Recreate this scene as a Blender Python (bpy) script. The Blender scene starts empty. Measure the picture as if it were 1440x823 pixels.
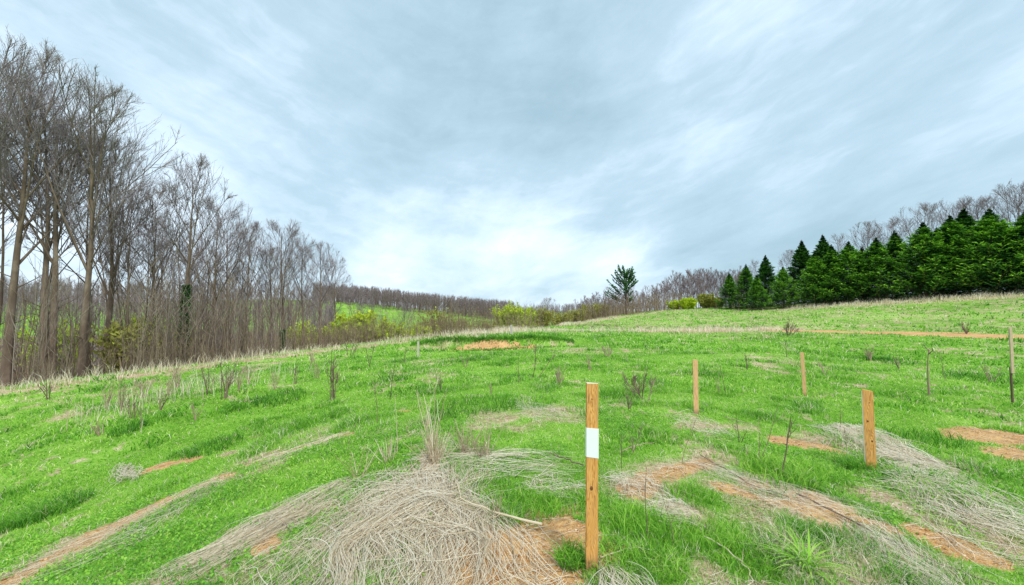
import bpy, math, random
import numpy as np
from mathutils import Vector

random.seed(7)
RNG = np.random.default_rng(11)
D = bpy.data
S = bpy.context.scene
COL = S.collection
PI = math.pi

# ------------------------------------------------------------------ camera
EYE = 1.6
FPX = 560.0
W0, H0 = 1440.0, 823.0
HORIZON = 436.0
PITCH = math.atan((HORIZON - H0 / 2) / FPX)
cam = D.objects.new('camera', D.cameras.new('camera'))
COL.objects.link(cam)
cam.location = (0, 0, EYE)
cam.rotation_euler = (PI / 2 + PITCH, 0, 0)
cam.data.sensor_width = 36
cam.data.lens = 36 * FPX / W0
cam.data.clip_start = 0.05
cam.data.clip_end = 6000
S.camera = cam

# ------------------------------------------------------------------ view, sun, sky
S.view_settings.view_transform = 'Standard'
S.view_settings.look = 'None'
S.view_settings.gamma = 1
S.view_settings.use_curve_mapping = False
S.view_settings.exposure = 1.12
SUN_EL, SUN_AZ = math.radians(52), math.radians(150)     # azimuth clockwise from +Y
sd = Vector((math.sin(SUN_AZ) * math.cos(SUN_EL), math.cos(SUN_AZ) * math.cos(SUN_EL), math.sin(SUN_EL)))
sun = D.objects.new('sun', D.lights.new('sun', 'SUN'))
sun.data.energy = 1.5
sun.data.angle = math.radians(10)
sun.data.color = (1.0, 0.97, 0.92)
sun.rotation_euler = (-sd).to_track_quat('-Z', 'Y').to_euler()
sun.location = (0, 0, 60)
COL.objects.link(sun)


class NT:
    """tiny helper round a node tree"""
    def __init__(s, tree):
        s.t = tree; s.n = tree.nodes; s.l = tree.links
        s.n.clear()
    def node(s, typ, **kw):
        x = s.n.new(typ)
        for k, v in kw.items(): setattr(x, k, v)
        return x
    def put(s, sock, v):
        if hasattr(v, 'is_output') or isinstance(v, bpy.types.NodeSocket): s.l.new(v, sock)
        else: sock.default_value = v
    def m(s, op, a, b=0.0, c=0.0, clamp=False):
        x = s.node('ShaderNodeMath', operation=op, use_clamp=clamp)
        s.put(x.inputs[0], a); s.put(x.inputs[1], b); s.put(x.inputs[2], c)
        return x.outputs[0]
    def vm(s, op, a, b=(0, 0, 0)):
        x = s.node('ShaderNodeVectorMath', operation=op)
        s.put(x.inputs[0], a)
        if op == 'SCALE': s.put(x.inputs['Scale'], b)
        else: s.put(x.inputs[1], b)
        return x.outputs['Value'] if op in ('DOT_PRODUCT', 'LENGTH') else x.outputs[0]
    def noise(s, vec, scale, detail=3, rough=0.5, dist=0.0, col=False):
        x = s.node('ShaderNodeTexNoise')
        s.put(x.inputs['Vector'], vec)
        x.inputs['Scale'].default_value = scale; x.inputs['Detail'].default_value = detail
        x.inputs['Roughness'].default_value = rough; x.inputs['Distortion'].default_value = dist
        return x.outputs['Color'] if col else x.outputs['Fac']
    def ramp(s, fac, stops, mode='LINEAR'):
        x = s.node('ShaderNodeValToRGB')
        s.put(x.inputs[0], fac)
        cr = x.color_ramp; cr.interpolation = mode
        while len(cr.elements) < len(stops): cr.elements.new(0.5)
        for e, (p, c) in zip(cr.elements, stops):
            e.position = p
            e.color = (c, c, c, 1) if isinstance(c, (int, float)) else (*c, 1)
        return x.outputs[0]
    def mix(s, fac, a, b):
        x = s.node('ShaderNodeMix', data_type='RGBA')
        s.put(x.inputs[0], fac)
        for sock, v in ((x.inputs[6], a), (x.inputs[7], b)):
            if isinstance(v, tuple) and len(v) == 3: v = (*v, 1)
            s.put(sock, v)
        return x.outputs[2]
    def sep(s, v):
        x = s.node('ShaderNodeSeparateXYZ'); s.put(x.inputs[0], v)
        return x.outputs
    def comb(s, a, b, c):
        x = s.node('ShaderNodeCombineXYZ')
        for i, v in enumerate((a, b, c)): s.put(x.inputs[i], v)
        return x.outputs[0]


def pix_dir(px, py):
    u = (px - W0 / 2) / FPX; v = (H0 / 2 - py) / FPX
    cp, sp = math.cos(PITCH), math.sin(PITCH)
    return np.array([u, cp - v * sp, sp + v * cp])


world = D.worlds.new('World'); S.world = world
world.use_nodes = True
w = NT(world.node_tree)
out = w.node('ShaderNodeOutputWorld')
sky = w.node('ShaderNodeTexSky', sky_type='NISHITA', sun_disc=False, sun_elevation=SUN_EL, sun_rotation=SUN_AZ)
bg1 = w.node('ShaderNodeBackground'); w.l.new(sky.outputs[0], bg1.inputs[0]); bg1.inputs[1].default_value = 0.07
bg2 = w.node('ShaderNodeBackground'); bg2.inputs[1].default_value = 0.55
tc = w.node('ShaderNodeTexCoord').outputs['Generated']
dirn = w.vm('NORMALIZE', tc)
sx = w.sep(dirn)
zz = w.m('ADD', w.m('MAXIMUM', sx[2], 0.0), 0.30)
pu = w.m('DIVIDE', sx[0], zz); pv = w.m('DIVIDE', sx[1], zz)
plane = w.comb(pu, w.m('MULTIPLY', pv, 0.62), 0.0)
lay = w.vm('MULTIPLY', dirn, (1.5, 1.5, 3.4))
lay = w.vm('ADD', lay, w.comb(w.m('MULTIPLY', sx[0], sx[2]), 0.0, w.m('MULTIPLY', sx[0], -0.9)))
warp = w.vm('ADD', lay, w.vm('SCALE', w.vm('SUBTRACT', w.noise(plane, 0.9, 4, 0.5, col=True), (0.5, 0.5, 0.5)), 0.8))
n1 = w.noise(warp, 1.1, 7, 0.55)
streak = w.vm('ADD', w.comb(w.m('MULTIPLY', w.m('ADD', pu, w.m('MULTIPLY', pv, .25)), 1.9), w.m('MULTIPLY', pv, 0.75), 3.0),
              w.vm('SCALE', w.noise(plane, 0.7, 3, 0.5, col=True), 1.6))
n2 = w.noise(streak, 1.0, 6, 0.55)
wob = w.vm('NORMALIZE', w.vm('ADD', dirn, w.vm('SCALE', w.vm('SUBTRACT', w.noise(warp, 1.0, 5, 0.6, col=True), (0.5, 0.5, 0.5)), 0.42)))
# large cloud masses, each in its own direction of the sky: (px, py) of its centre, tightness, strength
lobes = [(560, 90, 7, -.20), (700, 190, 13, -.26), (860, 235, 18, -.22), (540, 250, 30, -.16), (330, 140, 30, -.12), (120, 30, 10, -.10),
         (960, 110, 10, -.16), (1330, 285, 40, -.36), (1150, 60, 12, -.06), (985, 345, 170, -.48), (420, 285, 170, -.14), (1130, 320, 90, -.28),
         (150, 180, 16, .10), (300, 215, 30, .12), (470, 335, 40, .08), (640, 395, 300, -.18), (780, 418, 900, -.2), (640, 375, 70, .14), (820, 320, 60, .16), (560, 400, 60, .16), (740, 385, 60, .10), (840, 335, 160, .12),
         (1180, 215, 16, .11), (1380, 170, 12, .05), (1050, 330, 50, .10), (930, 400, 90, .15), (70, 80, 30, .04)]
acc = None
for px, py, k, s_ in lobes:
    c = pix_dir(px, py); c = c / np.linalg.norm(c)
    dt = w.vm('DOT_PRODUCT', wob, tuple(c))
    e = w.m('MULTIPLY', w.m('EXPONENT', w.m('MULTIPLY', w.m('SUBTRACT', dt, 1.0), float(k))), s_ * (.62 if s_ < 0 else .8))
    acc = e if acc is None else w.m('ADD', acc, e)
f = w.m('ADD', w.m('MULTIPLY', w.m('SUBTRACT', n1, 0.5), 0.85), w.m('MULTIPLY', w.m('SUBTRACT', n2, 0.5), 0.55))
lay2 = w.vm('ADD', w.vm('MULTIPLY', dirn, (3.2, 3.2, 13.0)), w.comb(0.0, 0.0, w.m('MULTIPLY', w.m('MULTIPLY', sx[0], sx[0]), -6.0)))
n3 = w.noise(w.vm('ADD', lay2, w.vm('SCALE', w.noise(lay, 2.0, 4, .6, col=True), 1.3)), 1.3, 6, .6)
f = w.m('ADD', f, w.m('MULTIPLY', w.m('SUBTRACT', n3, .5), .5))
f = w.m('ADD', w.m('ADD', f, acc), 0.47, clamp=True)
cloud = w.ramp(f, [(0.0, (0.36, 0.53, 0.63)), (0.30, (0.49, 0.67, 0.79)), (0.55, (0.73, 0.89, 1.02)), (0.80, (0.99, 1.13, 1.28)), (1.0, (1.25, 1.42, 1.5))])
w.l.new(cloud, bg2.inputs[0])
mx = w.node('ShaderNodeMixShader'); mx.inputs[0].default_value = 0.93
w.l.new(bg1.outputs[0], mx.inputs[1]); w.l.new(bg2.outputs[0], mx.inputs[2]); w.l.new(mx.outputs[0], out.inputs[0])

# ------------------------------------------------------------------ terrain function
def Wp(px, py, Y):
    d = pix_dir(px, py)
    p = d * (Y / d[1])
    return np.array([p[0], p[1], p[2] + EYE])

ctrl = [Wp(*a) for a in [
    (0, 545, 14), (200, 523, 17), (380, 500, 22), (470, 488, 27), (570, 477, 34), (640, 471, 39), (700, 467, 45),
    (0, 620, 8.5), (0, 760, 4.5), (720, 600, 5.2), (600, 560, 8), (300, 560, 9), (690, 492, 18), (560, 500, 17), (850, 480, 22),
    (832, 795, 2.5), (979, 580, 6.4), (1132, 556, 7.9), (1225, 658, 4.3), (1440, 600, 5.8), (1440, 525, 10.5), (1305, 556, 8),
    (1440, 474, 19), (1250, 469, 23), (1110, 465, 28), (1440, 440, 30), (1440, 411, 41), (1200, 425, 52), (1060, 436, 58), (1000, 434, 64),
    (950, 462, 36), (800, 462, 42), (870, 443, 76), (790, 457, 62), (1000, 448, 48), (1200, 447, 36)]]
ctrl += [np.array(a, float) for a in [
    (0, 0, 0), (2, 0, 0), (-2, 0, 0), (0, -10, .2), (-10, -5, -.3), (10, -5, .3), (-22, 0, -1.1), (-28, -12, -1.4), (20, 0, .5), (22, -14, .9),
    (-24, 20, -3.2), (-21.5, 27, -3.2), (-18, 33, -3.2), (-15, 42, -3.4), (-7, 54, -3.4), (4, 70, -3.6), (14, 92, -2.4),
    (-36, 26, -6), (-32, 40, -6.5), (-26, 54, -6.6), (-16, 70, -6.8), (-2, 90, -6.8), (-55, 40, -8.6), (-45, 70, -9), (-25, 100, -9), (-60, 5, -7), (-45, -10, -4.5),
    (30, 90, -.2), (48, 90, 1.6), (66, 66, 3.9), (75, 45, 5), (85, 20, 4.5), (60, 0, 3), (60, 30, 4.2), (40, -30, 2), (0, -50, 1), (-40, -50, -3)]]
ctrl = np.array(ctrl)
def _k(r2): return np.where(r2 > 1e-9, 0.5 * r2 * np.log(np.maximum(r2, 1e-9)), 0.0)
_n = len(ctrl)
_A = np.zeros((_n + 3, _n + 3))
_d2 = ((ctrl[:, None, :2] - ctrl[None, :, :2]) ** 2).sum(-1)
_A[:_n, :_n] = _k(_d2) + np.eye(_n) * 1.5
_A[:_n, _n] = 1; _A[_n, :_n] = 1
_A[:_n, _n + 1:] = ctrl[:, :2]; _A[_n + 1:, :_n] = ctrl[:, :2].T
_w = np.linalg.solve(_A, np.concatenate([ctrl[:, 2], np.zeros(3)]))

_T = np.random.default_rng(3).random((256, 256))
def vnoise(x, y):
    xi = np.floor(x).astype(int); yi = np.floor(y).astype(int)
    fx = x - xi; fy = y - yi
    fx = fx * fx * (3 - 2 * fx); fy = fy * fy * (3 - 2 * fy)
    g = lambda a, b: _T[a & 255, b & 255]
    return (g(xi, yi) * (1 - fx) + g(xi + 1, yi) * fx) * (1 - fy) + (g(xi, yi + 1) * (1 - fx) + g(xi + 1, yi + 1) * fx) * fy
def fbm(x, y, o=4):
    s = 0; a = 0.5; t = 0
    for i in range(o):
        s = s + a * vnoise(x + 17.3 * i, y - 9.1 * i); t += a
        x = x * 2.03; y = y * 2.03; a *= 0.5
    return s / t
def sstep(a, b, x):
    t = np.clip((x - a) / (b - a), 0, 1); return t * t * (3 - 2 * t)

SCAR = None
def height0(x, y):
    x = np.atleast_1d(np.asarray(x, float)); y = np.atleast_1d(np.asarray(y, float))
    r = np.hypot(x, y)
    z = np.empty_like(x)
    near = r < 170
    for i in range(0, len(x), 60000):
        sl = slice(i, i + 60000)
        xx = np.clip(x[sl], -110, 110); yy = np.clip(y[sl], -110, 130)
        d2 = (xx[:, None] - ctrl[None, :, 0]) ** 2 + (yy[:, None] - ctrl[None, :, 1]) ** 2
        z[sl] = _k(d2) @ _w[:_n] + _w[_n] + _w[_n + 1] * xx + _w[_n + 2] * yy
    g = lambda cx, cy, sx_, sy_, h: h * np.exp(-((x - cx) / sx_) ** 2 - ((y - cy) / sy_) ** 2)
    far = -9.5 + g(-150, 275, 135, 95, 17.5) + g(-250, 140, 110, 90, 12) + g(170, 150, 110, 120, 13) + 1.0 * (fbm(x / 60, y / 60, 3) - 0.5)
    t = sstep(80, 135, np.hypot(x, y * 1.0))
    return z * (1 - t) + far * t
def height(x, y):
    x = np.atleast_1d(np.asarray(x, float)); y = np.atleast_1d(np.asarray(y, float))
    z = height0(x, y)
    r = np.hypot(x, y)
    z = z + (fbm(x * 1.1, y * 1.1, 4) - 0.5) * 0.10 * sstep(0.5, 4, r) + (fbm(x * 0.22 + 9, y * 0.22, 3) - 0.5) * 0.16 * sstep(4, 20, r) * (1 - sstep(50, 90, r))
    if SCAR is not None:
        dx = (x - SCAR[0]) / 4.6; yc = SCAR[1] + 0.5 + 0.25 * np.sin(x * 1.3)
        win = np.exp(-dx ** 4)
        z = z + win * (0.32 * sstep(-0.12, 0.30, y - yc) * (1 - sstep(1.5, 8, y - yc)) - 0.16 * np.exp(-((y - yc + 0.7) / 0.9) ** 2))
    return z
def G(px, py, ymax=300):
    d = pix_dir(px, py); d = d / d[1]
    Y = 1.0 * 1.006 ** np.arange(0, 960); Y = Y[Y < ymax]
    z = height(d[0] * Y, Y); ray = EYE + d[2] * Y
    hit = np.nonzero(ray <= z)[0]
    i = hit[0] if len(hit) else len(Y) - 1
    return np.array([d[0] * Y[i], Y[i], z[i]])
SCAR = G(692, 487)[:2]
BKC = G(690, 468)[:2]

# ------------------------------------------------------------------ ground cover masks (world space capsules)
def cap(a, b, wdt): return (G(*a)[:2], G(*b)[:2], wdt)
SOIL = [cap((680, 800), (785, 768), .42), cap((740, 815), (800, 805), .16), cap((650, 800), (700, 815), .10), cap((210, 660), (272, 646), .13),
        cap((1105, 622), (1165, 632), .20), cap((1285, 745), (1375, 785), .10), cap((1375, 612), (1500, 622), .34), cap((1420, 640), (1520, 660), .24),
        cap((390, 740), (370, 775), .06), cap((560, 578), (572, 578), .06), cap((1170, 720), (1250, 745), .10), cap((1060, 680), (1180, 715), .15),
        cap((600, 640), (640, 800), .10)]
PINK = [cap((350, 655), (490, 611), .09), cap((120, 760), (310, 672), .17), cap((20, 815), (120, 762), .22),
        cap((1010, 685), (1200, 745), .20), cap((1200, 745), (1330, 815), .2), cap((960, 600), (1050, 600), .2), cap((880, 690), (1000, 640), .25), cap((700, 590), (790, 575), .25), cap((930, 700), (990, 730), .12), cap((1240, 700), (1440, 780), .22), cap((1150, 620), (1330, 660), .3),
        cap((430, 800), (620, 690), .38), cap((640, 700), (740, 800), .25), cap((280, 790), (460, 710), .14)]
sc = SCAR
TRACK = [cap((40, 812), (160, 742), .15), cap((160, 742), (310, 672), .15), cap((345, 656), (492, 611), .09), cap((1030, 690), (1180, 735), .14), cap((885, 690), (990, 650), .1)]
ROAD = [(G(1100, 466)[:2], G(1250, 469)[:2], 1.0), (G(1250, 469)[:2], G(1440, 474)[:2], 1.3), (G(1440, 474)[:2], G(1440, 474)[:2] + np.array([14, -5]), 1.5)]
EDGE = [np.array(G(px, py)[:2]) for px, py in [(0, 549), (100, 537), (200, 525), (290, 514), (380, 502), (470, 490), (570, 479), (640, 473), (700, 469)]]
EDGE = [np.array([-26, 3.0]), np.array([-40, -8.0])][::-1] + EDGE + [G(760, 462)[:2], G(800, 458)[:2], G(870, 446)[:2]]
FAREDGE = [G(870, 445, 90)[:2], np.array([34, 72]), np.array([50, 63]), np.array([54, 52]), np.array([58, 40]), np.array([60, 25]), np.array([62, 5])]
def seg_dist(x, y, a, b):
    ab = b - a; L = max((ab ** 2).sum(), 1e-9)
    t = np.clip(((x - a[0]) * ab[0] + (y - a[1]) * ab[1]) / L, 0, 1)
    return np.hypot(x - a[0] - t * ab[0], y - a[1] - t * ab[1])
def caps_mask(x, y, caps, nz, amp=0.9, soft=.35):
    m = np.zeros_like(x)
    for a, b, wd in caps:
        d = seg_dist(x, y, a, b) / wd + (nz - .5) * 2 * amp
        m = np.maximum(m, 1 - sstep(1 - soft, 1 + soft, d))
    return m
def poly_signed(x, y, pts):
    """distance to polyline, positive on its left side (outside the field)"""
    best = np.full_like(x, 1e9); sg = np.ones_like(x)
    for a, b in zip(pts[:-1], pts[1:]):
        d = seg_dist(x, y, a, b)
        cr = (b[0] - a[0]) * (y - a[1]) - (b[1] - a[1]) * (x - a[0])
        u = d < best
        best = np.where(u, d, best); sg = np.where(u, np.sign(cr), sg)
    return best * sg
BOUND = EDGE + FAREDGE[1:]
LN0, LN1, CF0, CF1 = G(770, 464)[:2], G(1110, 464)[:2], G(1100, 434, 90)[:2], G(1440, 416, 90)[:2]
def masks(x, y):
    nz = fbm(x * 2.3 + 5, y * 2.3, 4); nz2 = fbm(x * 6 + 1, y * 6, 3); big = fbm(x * .35 + 40, y * .35, 4)
    r = np.hypot(x, y)
    soil = caps_mask(x, y, SOIL, nz2 * .6 + nz * .4, 1.5)
    soil = np.maximum(soil, 1.0 * caps_mask(x, y, TRACK, nz2 * .5 + nz * .5, 1.8))
    soil = np.maximum(soil, caps_mask(x, y, ROAD, nz, .35))
    ell = np.hypot((x - sc[0]) / 3.3, (y - sc[1] + .55) / 1.30) + (nz2 - .5) * .5
    soil = np.maximum(soil, 1 - sstep(.75, 1.05, ell))
    sgn = poly_signed(x, y, BOUND)
    litter = sstep(.5, 2.5, sgn) * (1 - sstep(150, 185, r)) 
    pink = caps_mask(x, y, PINK, nz2 * .5 + nz * .5, 1.6, .7) * (.45 + .5 * sstep(.35, .6, nz2))
    strip = np.exp(-((sgn + .7) / 1.0) ** 2) * sstep(.25, .5, nz)
    ln = seg_dist(x, y, LN0, LN1)
    strip = np.maximum(strip, (1 - sstep(.8, 2.4, ln + (nz - .5) * 2)) * .95)
    cf = seg_dist(x, y, CF0, CF1)
    strip = np.maximum(strip, (1 - sstep(2.0, 6.5, cf + (big - .5) * 6)) * (.25 + .75 * nz))
    sp = sstep(.55, .75, big) * sstep(.42, .7, nz) * .8 * (1 - sstep(90, 120, r))
    sp = np.maximum(sp, sstep(22, 34, y + .35 * x) * (x > 3) * sstep(3, 12, x) * (.14 + .42 * sstep(.4, .65, nz)) * (1 - sstep(90, 120, r)))
    sp = np.maximum(sp, .75 * sstep(.60, .72, nz2) * sstep(.45, .6, fbm(x * .9 + 77, y * .9 + 5, 2)))
    bk = np.exp(-((x - BKC[0]) / 7) ** 2 - ((y - BKC[1]) / 3) ** 2) * .6
    straw = np.clip(np.maximum.reduce([pink, strip, sp, bk]), 0, 1)
    return soil, straw, litter
# ------------------------------------------------------------------ mesh helpers
def np_mesh(name, V, quads=None, tris=None, tint=None, attrs=None, smooth=False):
    me = D.meshes.new(name)
    V = np.asarray(V, np.float32).reshape(-1, 3)
    me.vertices.add(len(V)); me.vertices.foreach_set('co', V.ravel())
    q = np.zeros((0, 4), np.int32) if quads is None else np.asarray(quads, np.int32).reshape(-1, 4)
    t = np.zeros((0, 3), np.int32) if tris is None else np.asarray(tris, np.int32).reshape(-1, 3)
    me.loops.add(q.size + t.size)
    me.loops.foreach_set('vertex_index', np.concatenate([q.ravel(), t.ravel()]))
    me.polygons.add(len(q) + len(t))
    st = np.concatenate([np.arange(len(q)) * 4, q.size + np.arange(len(t)) * 3]).astype(np.int32)
    me.polygons.foreach_set('loop_start', st)
    if smooth: me.polygons.foreach_set('use_smooth', np.ones(len(st), bool))
    if tint is not None: attrs = dict(attrs or {}, tint=tint)
    for k, v in (attrs or {}).items():
        a = me.attributes.new(k, 'FLOAT', 'POINT'); a.data.foreach_set('value', np.asarray(v, np.float32).ravel())
    me.update(calc_edges=True)
    return me
class MB:
    def __init__(s): s.V = []; s.Q = []; s.T = []; s.A = []; s.n = 0
    def add(s, V, Q=None, T=None, tint=0.5):
        V = np.asarray(V).reshape(-1, 3)
        s.V.append(V)
        if Q is not None and len(Q): s.Q.append(np.asarray(Q) + s.n)
        if T is not None and len(T): s.T.append(np.asarray(T) + s.n)
        s.A.append(np.broadcast_to(np.asarray(tint, float), (len(V),)) if np.ndim(tint) == 0 else np.asarray(tint).ravel())
        s.n += len(V)
        return s
    def mesh(s, name, mat, smooth=False):
        me = np_mesh(name, np.concatenate(s.V), np.concatenate(s.Q) if s.Q else None, np.concatenate(s.T) if s.T else None, np.concatenate(s.A), smooth=smooth)
        me.materials.append(mat); return me
def link(name, data, parent=None, loc=None):
    o = D.objects.new(name, data); COL.objects.link(o)
    if parent is not None: o.parent = parent
    if loc is not None: o.location = tuple(float(v) for v in loc)
    return o
def tag(o, label=None, cat=None, group=None, kind=None):
    if label: o['label'] = label
    if cat: o['category'] = cat
    if group: o['group'] = group
    if kind: o['kind'] = kind
    return o
def copy_tree(o):
    r = o.copy(); COL.objects.link(r)
    for ch in o.children:
        c = ch.copy(); COL.objects.link(c); c.parent = r
    for k in ('group', 'label'):
        if k in r: del r[k]
    return r
def unit(v): return v / np.maximum(np.linalg.norm(v, axis=-1, keepdims=True), 1e-9)
def tubes(P, R, sides):
    N, K, _ = P.shape
    T = unit(np.gradient(P, axis=1))
    mt = np.abs(unit(P[:, -1] - P[:, 0])[:, 2]) > .85
    ref = np.where(mt[:, None], np.array([1., 0.13, 0]), np.array([0, 0, 1.]))[:, None, :]
    U = unit(np.cross(T, ref)); Vv = np.cross(T, U)
    a = np.arange(sides) * 2 * PI / sides
    ring = P[:, :, None, :] + R[:, :, None, None] * (np.cos(a)[None, None, :, None] * U[:, :, None, :] + np.sin(a)[None, None, :, None] * Vv[:, :, None, :])
    i = (np.arange(N)[:, None, None] * K + np.arange(K - 1)[None, :, None]) * sides
    j = np.arange(sides)[None, None, :]; j2 = (j + 1) % sides
    Q = np.stack([i + j, i + j2, i + sides + j2, i + sides + j], -1).reshape(-1, 4)
    return ring.reshape(-1, 3), Q
def interp(P, idx, t):
    K = P.shape[1]; f = t * (K - 1); k = np.minimum(f.astype(int), K - 2); f = (f - k)[:, None]
    a = P[idx, k]; b = P[idx, k + 1]
    return a * (1 - f) + b * f, unit(b - a)
def shoots(P, idx, t, ang, az, length, K, trop=0.0, wob=0.0, rng=RNG, flat=False, d0=None):
    pos, tan = interp(P, idx, t)
    ref = np.where(np.abs(tan[:, 2:3]) > .9, np.array([[1., 0, 0]]), np.array([[0, 0, 1.]]))
    u = unit(np.cross(tan, ref)); v = np.cross(tan, u)
    d = np.cos(ang)[:, None] * tan + np.sin(ang)[:, None] * (np.cos(az)[:, None] * u + np.sin(az)[:, None] * v)
    out = [pos]; st = (length / (K - 1))[:, None]
    for _ in range(K - 1):
        d = d + np.array([0, 0, 1.]) * (trop / (K - 1)) + rng.normal(0, wob, d.shape)
        d = unit(d); pos = pos + d * st; out.append(pos)
    return np.stack(out, 1)
def taper(r0, r1, K, p=1.0):
    t = np.linspace(0, 1, K) ** p
    return np.asarray(r0)[:, None] * (1 - t) + np.asarray(r1)[:, None] * t

# ------------------------------------------------------------------ materials
def mat_tint(name, stops, rough=.85, transl=0.0, noise=None, amp=.25, bump=None, spec=.2, scale_attr='tint'):
    m = D.materials.new(name); m.use_nodes = True
    n = NT(m.node_tree); o = n.node('ShaderNodeOutputMaterial')
    a = n.node('ShaderNodeAttribute', attribute_name=scale_attr).outputs['Fac']
    geo = n.node('ShaderNodeNewGeometry').outputs['Position']
    if noise:
        a = n.m('ADD', a, n.m('MULTIPLY', n.m('SUBTRACT', n.noise(geo, noise, 4, .6), .5), amp), clamp=True)
    c = n.ramp(a, stops)
    p = n.node('ShaderNodeBsdfPrincipled')
    n.l.new(c, p.inputs['Base Color']); p.inputs['Roughness'].default_value = rough
    p.inputs['Specular IOR Level'].default_value = spec
    if bump:
        b = n.node('ShaderNodeBump'); b.inputs['Strength'].default_value = bump[1]; b.inputs['Distance'].default_value = bump[2]
        tcx = n.node('ShaderNodeTexCoord').outputs['Object']
        n.l.new(n.noise(n.vm('MULTIPLY', tcx, (1, 1, .25)), bump[0], 4, .6), b.inputs['Height'])
        n.l.new(b.outputs[0], p.inputs['Normal'])
    if transl:
        t = n.node('ShaderNodeBsdfTranslucent'); n.l.new(c, t.inputs[0])
        x = n.node('ShaderNodeMixShader'); x.inputs[0].default_value = transl
        n.l.new(p.outputs[0], x.inputs[1]); n.l.new(t.outputs[0], x.inputs[2]); n.l.new(x.outputs[0], o.inputs[0])
    else: n.l.new(p.outputs[0], o.inputs[0])
    return m
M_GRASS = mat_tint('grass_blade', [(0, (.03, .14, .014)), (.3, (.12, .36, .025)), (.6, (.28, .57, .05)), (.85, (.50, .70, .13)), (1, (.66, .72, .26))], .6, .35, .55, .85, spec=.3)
M_STRAW = mat_tint('dry_stalk', [(0, (.24, .15, .08)), (.3, (.58, .46, .30)), (.65, (.88, .77, .58)), (1, (.95, .90, .76))], .75, .35)
M_STALKG = mat_tint('weathered_stalk', [(0, (.16, .10, .07)), (.5, (.36, .27, .18)), (1, (.58, .48, .34))], .8)
M_TWIGD = mat_tint('dark_twig', [(0, (.08, .055, .045)), (1, (.32, .22, .17))], .8)
M_BARK = mat_tint('tree_bark', [(0, (.05, .035, .028)), (.5, (.17, .125, .09)), (1, (.38, .31, .24))], .9, 0, 1.6, .9, (9, .7, .05))
M_TWIG = mat_tint('bare_twig', [(0, (.09, .07, .07)), (.6, (.25, .21, .21)), (1, (.46, .41, .42))], .9)
M_FTWIG = mat_tint('far_bare_twig', [(0, (.12, .085, .075)), (.6, (.22, .17, .165)), (1, (.36, .30, .31))], .9)
M_BRUSH = mat_tint('brush_stem', [(0, (.09, .065, .045)), (.5, (.23, .17, .115)), (1, (.40, .32, .21))], .9, 0, .3, .6)
M_POLE = mat_tint('grey_pole', [(0, (.08, .06, .045)), (.5, (.22, .175, .135)), (1, (.38, .32, .25))], .9, 0, .3, .6)
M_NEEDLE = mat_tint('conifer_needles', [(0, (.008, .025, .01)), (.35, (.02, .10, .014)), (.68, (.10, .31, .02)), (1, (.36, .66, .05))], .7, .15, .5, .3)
M_PINE = mat_tint('pine_needles', [(0, (.008, .03, .016)), (.5, (.03, .12, .03)), (1, (.12, .36, .06))], .7, .15)
M_LEAFY = mat_tint('spring_leaves', [(0, (.20, .30, .015)), (.5, (.46, .60, .02)), (1, (.72, .82, .07))], .7, .35, .5, .3)
M_LEAFB = mat_tint('budding_leaves', [(0, (.16, .14, .04)), (.5, (.32, .32, .06)), (1, (.50, .54, .10))], .8, .3, .5, .3)
M_IVY = mat_tint('ivy_leaf', [(0, (.01, .04, .012)), (1, (.05, .15, .03))], .5)

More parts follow.
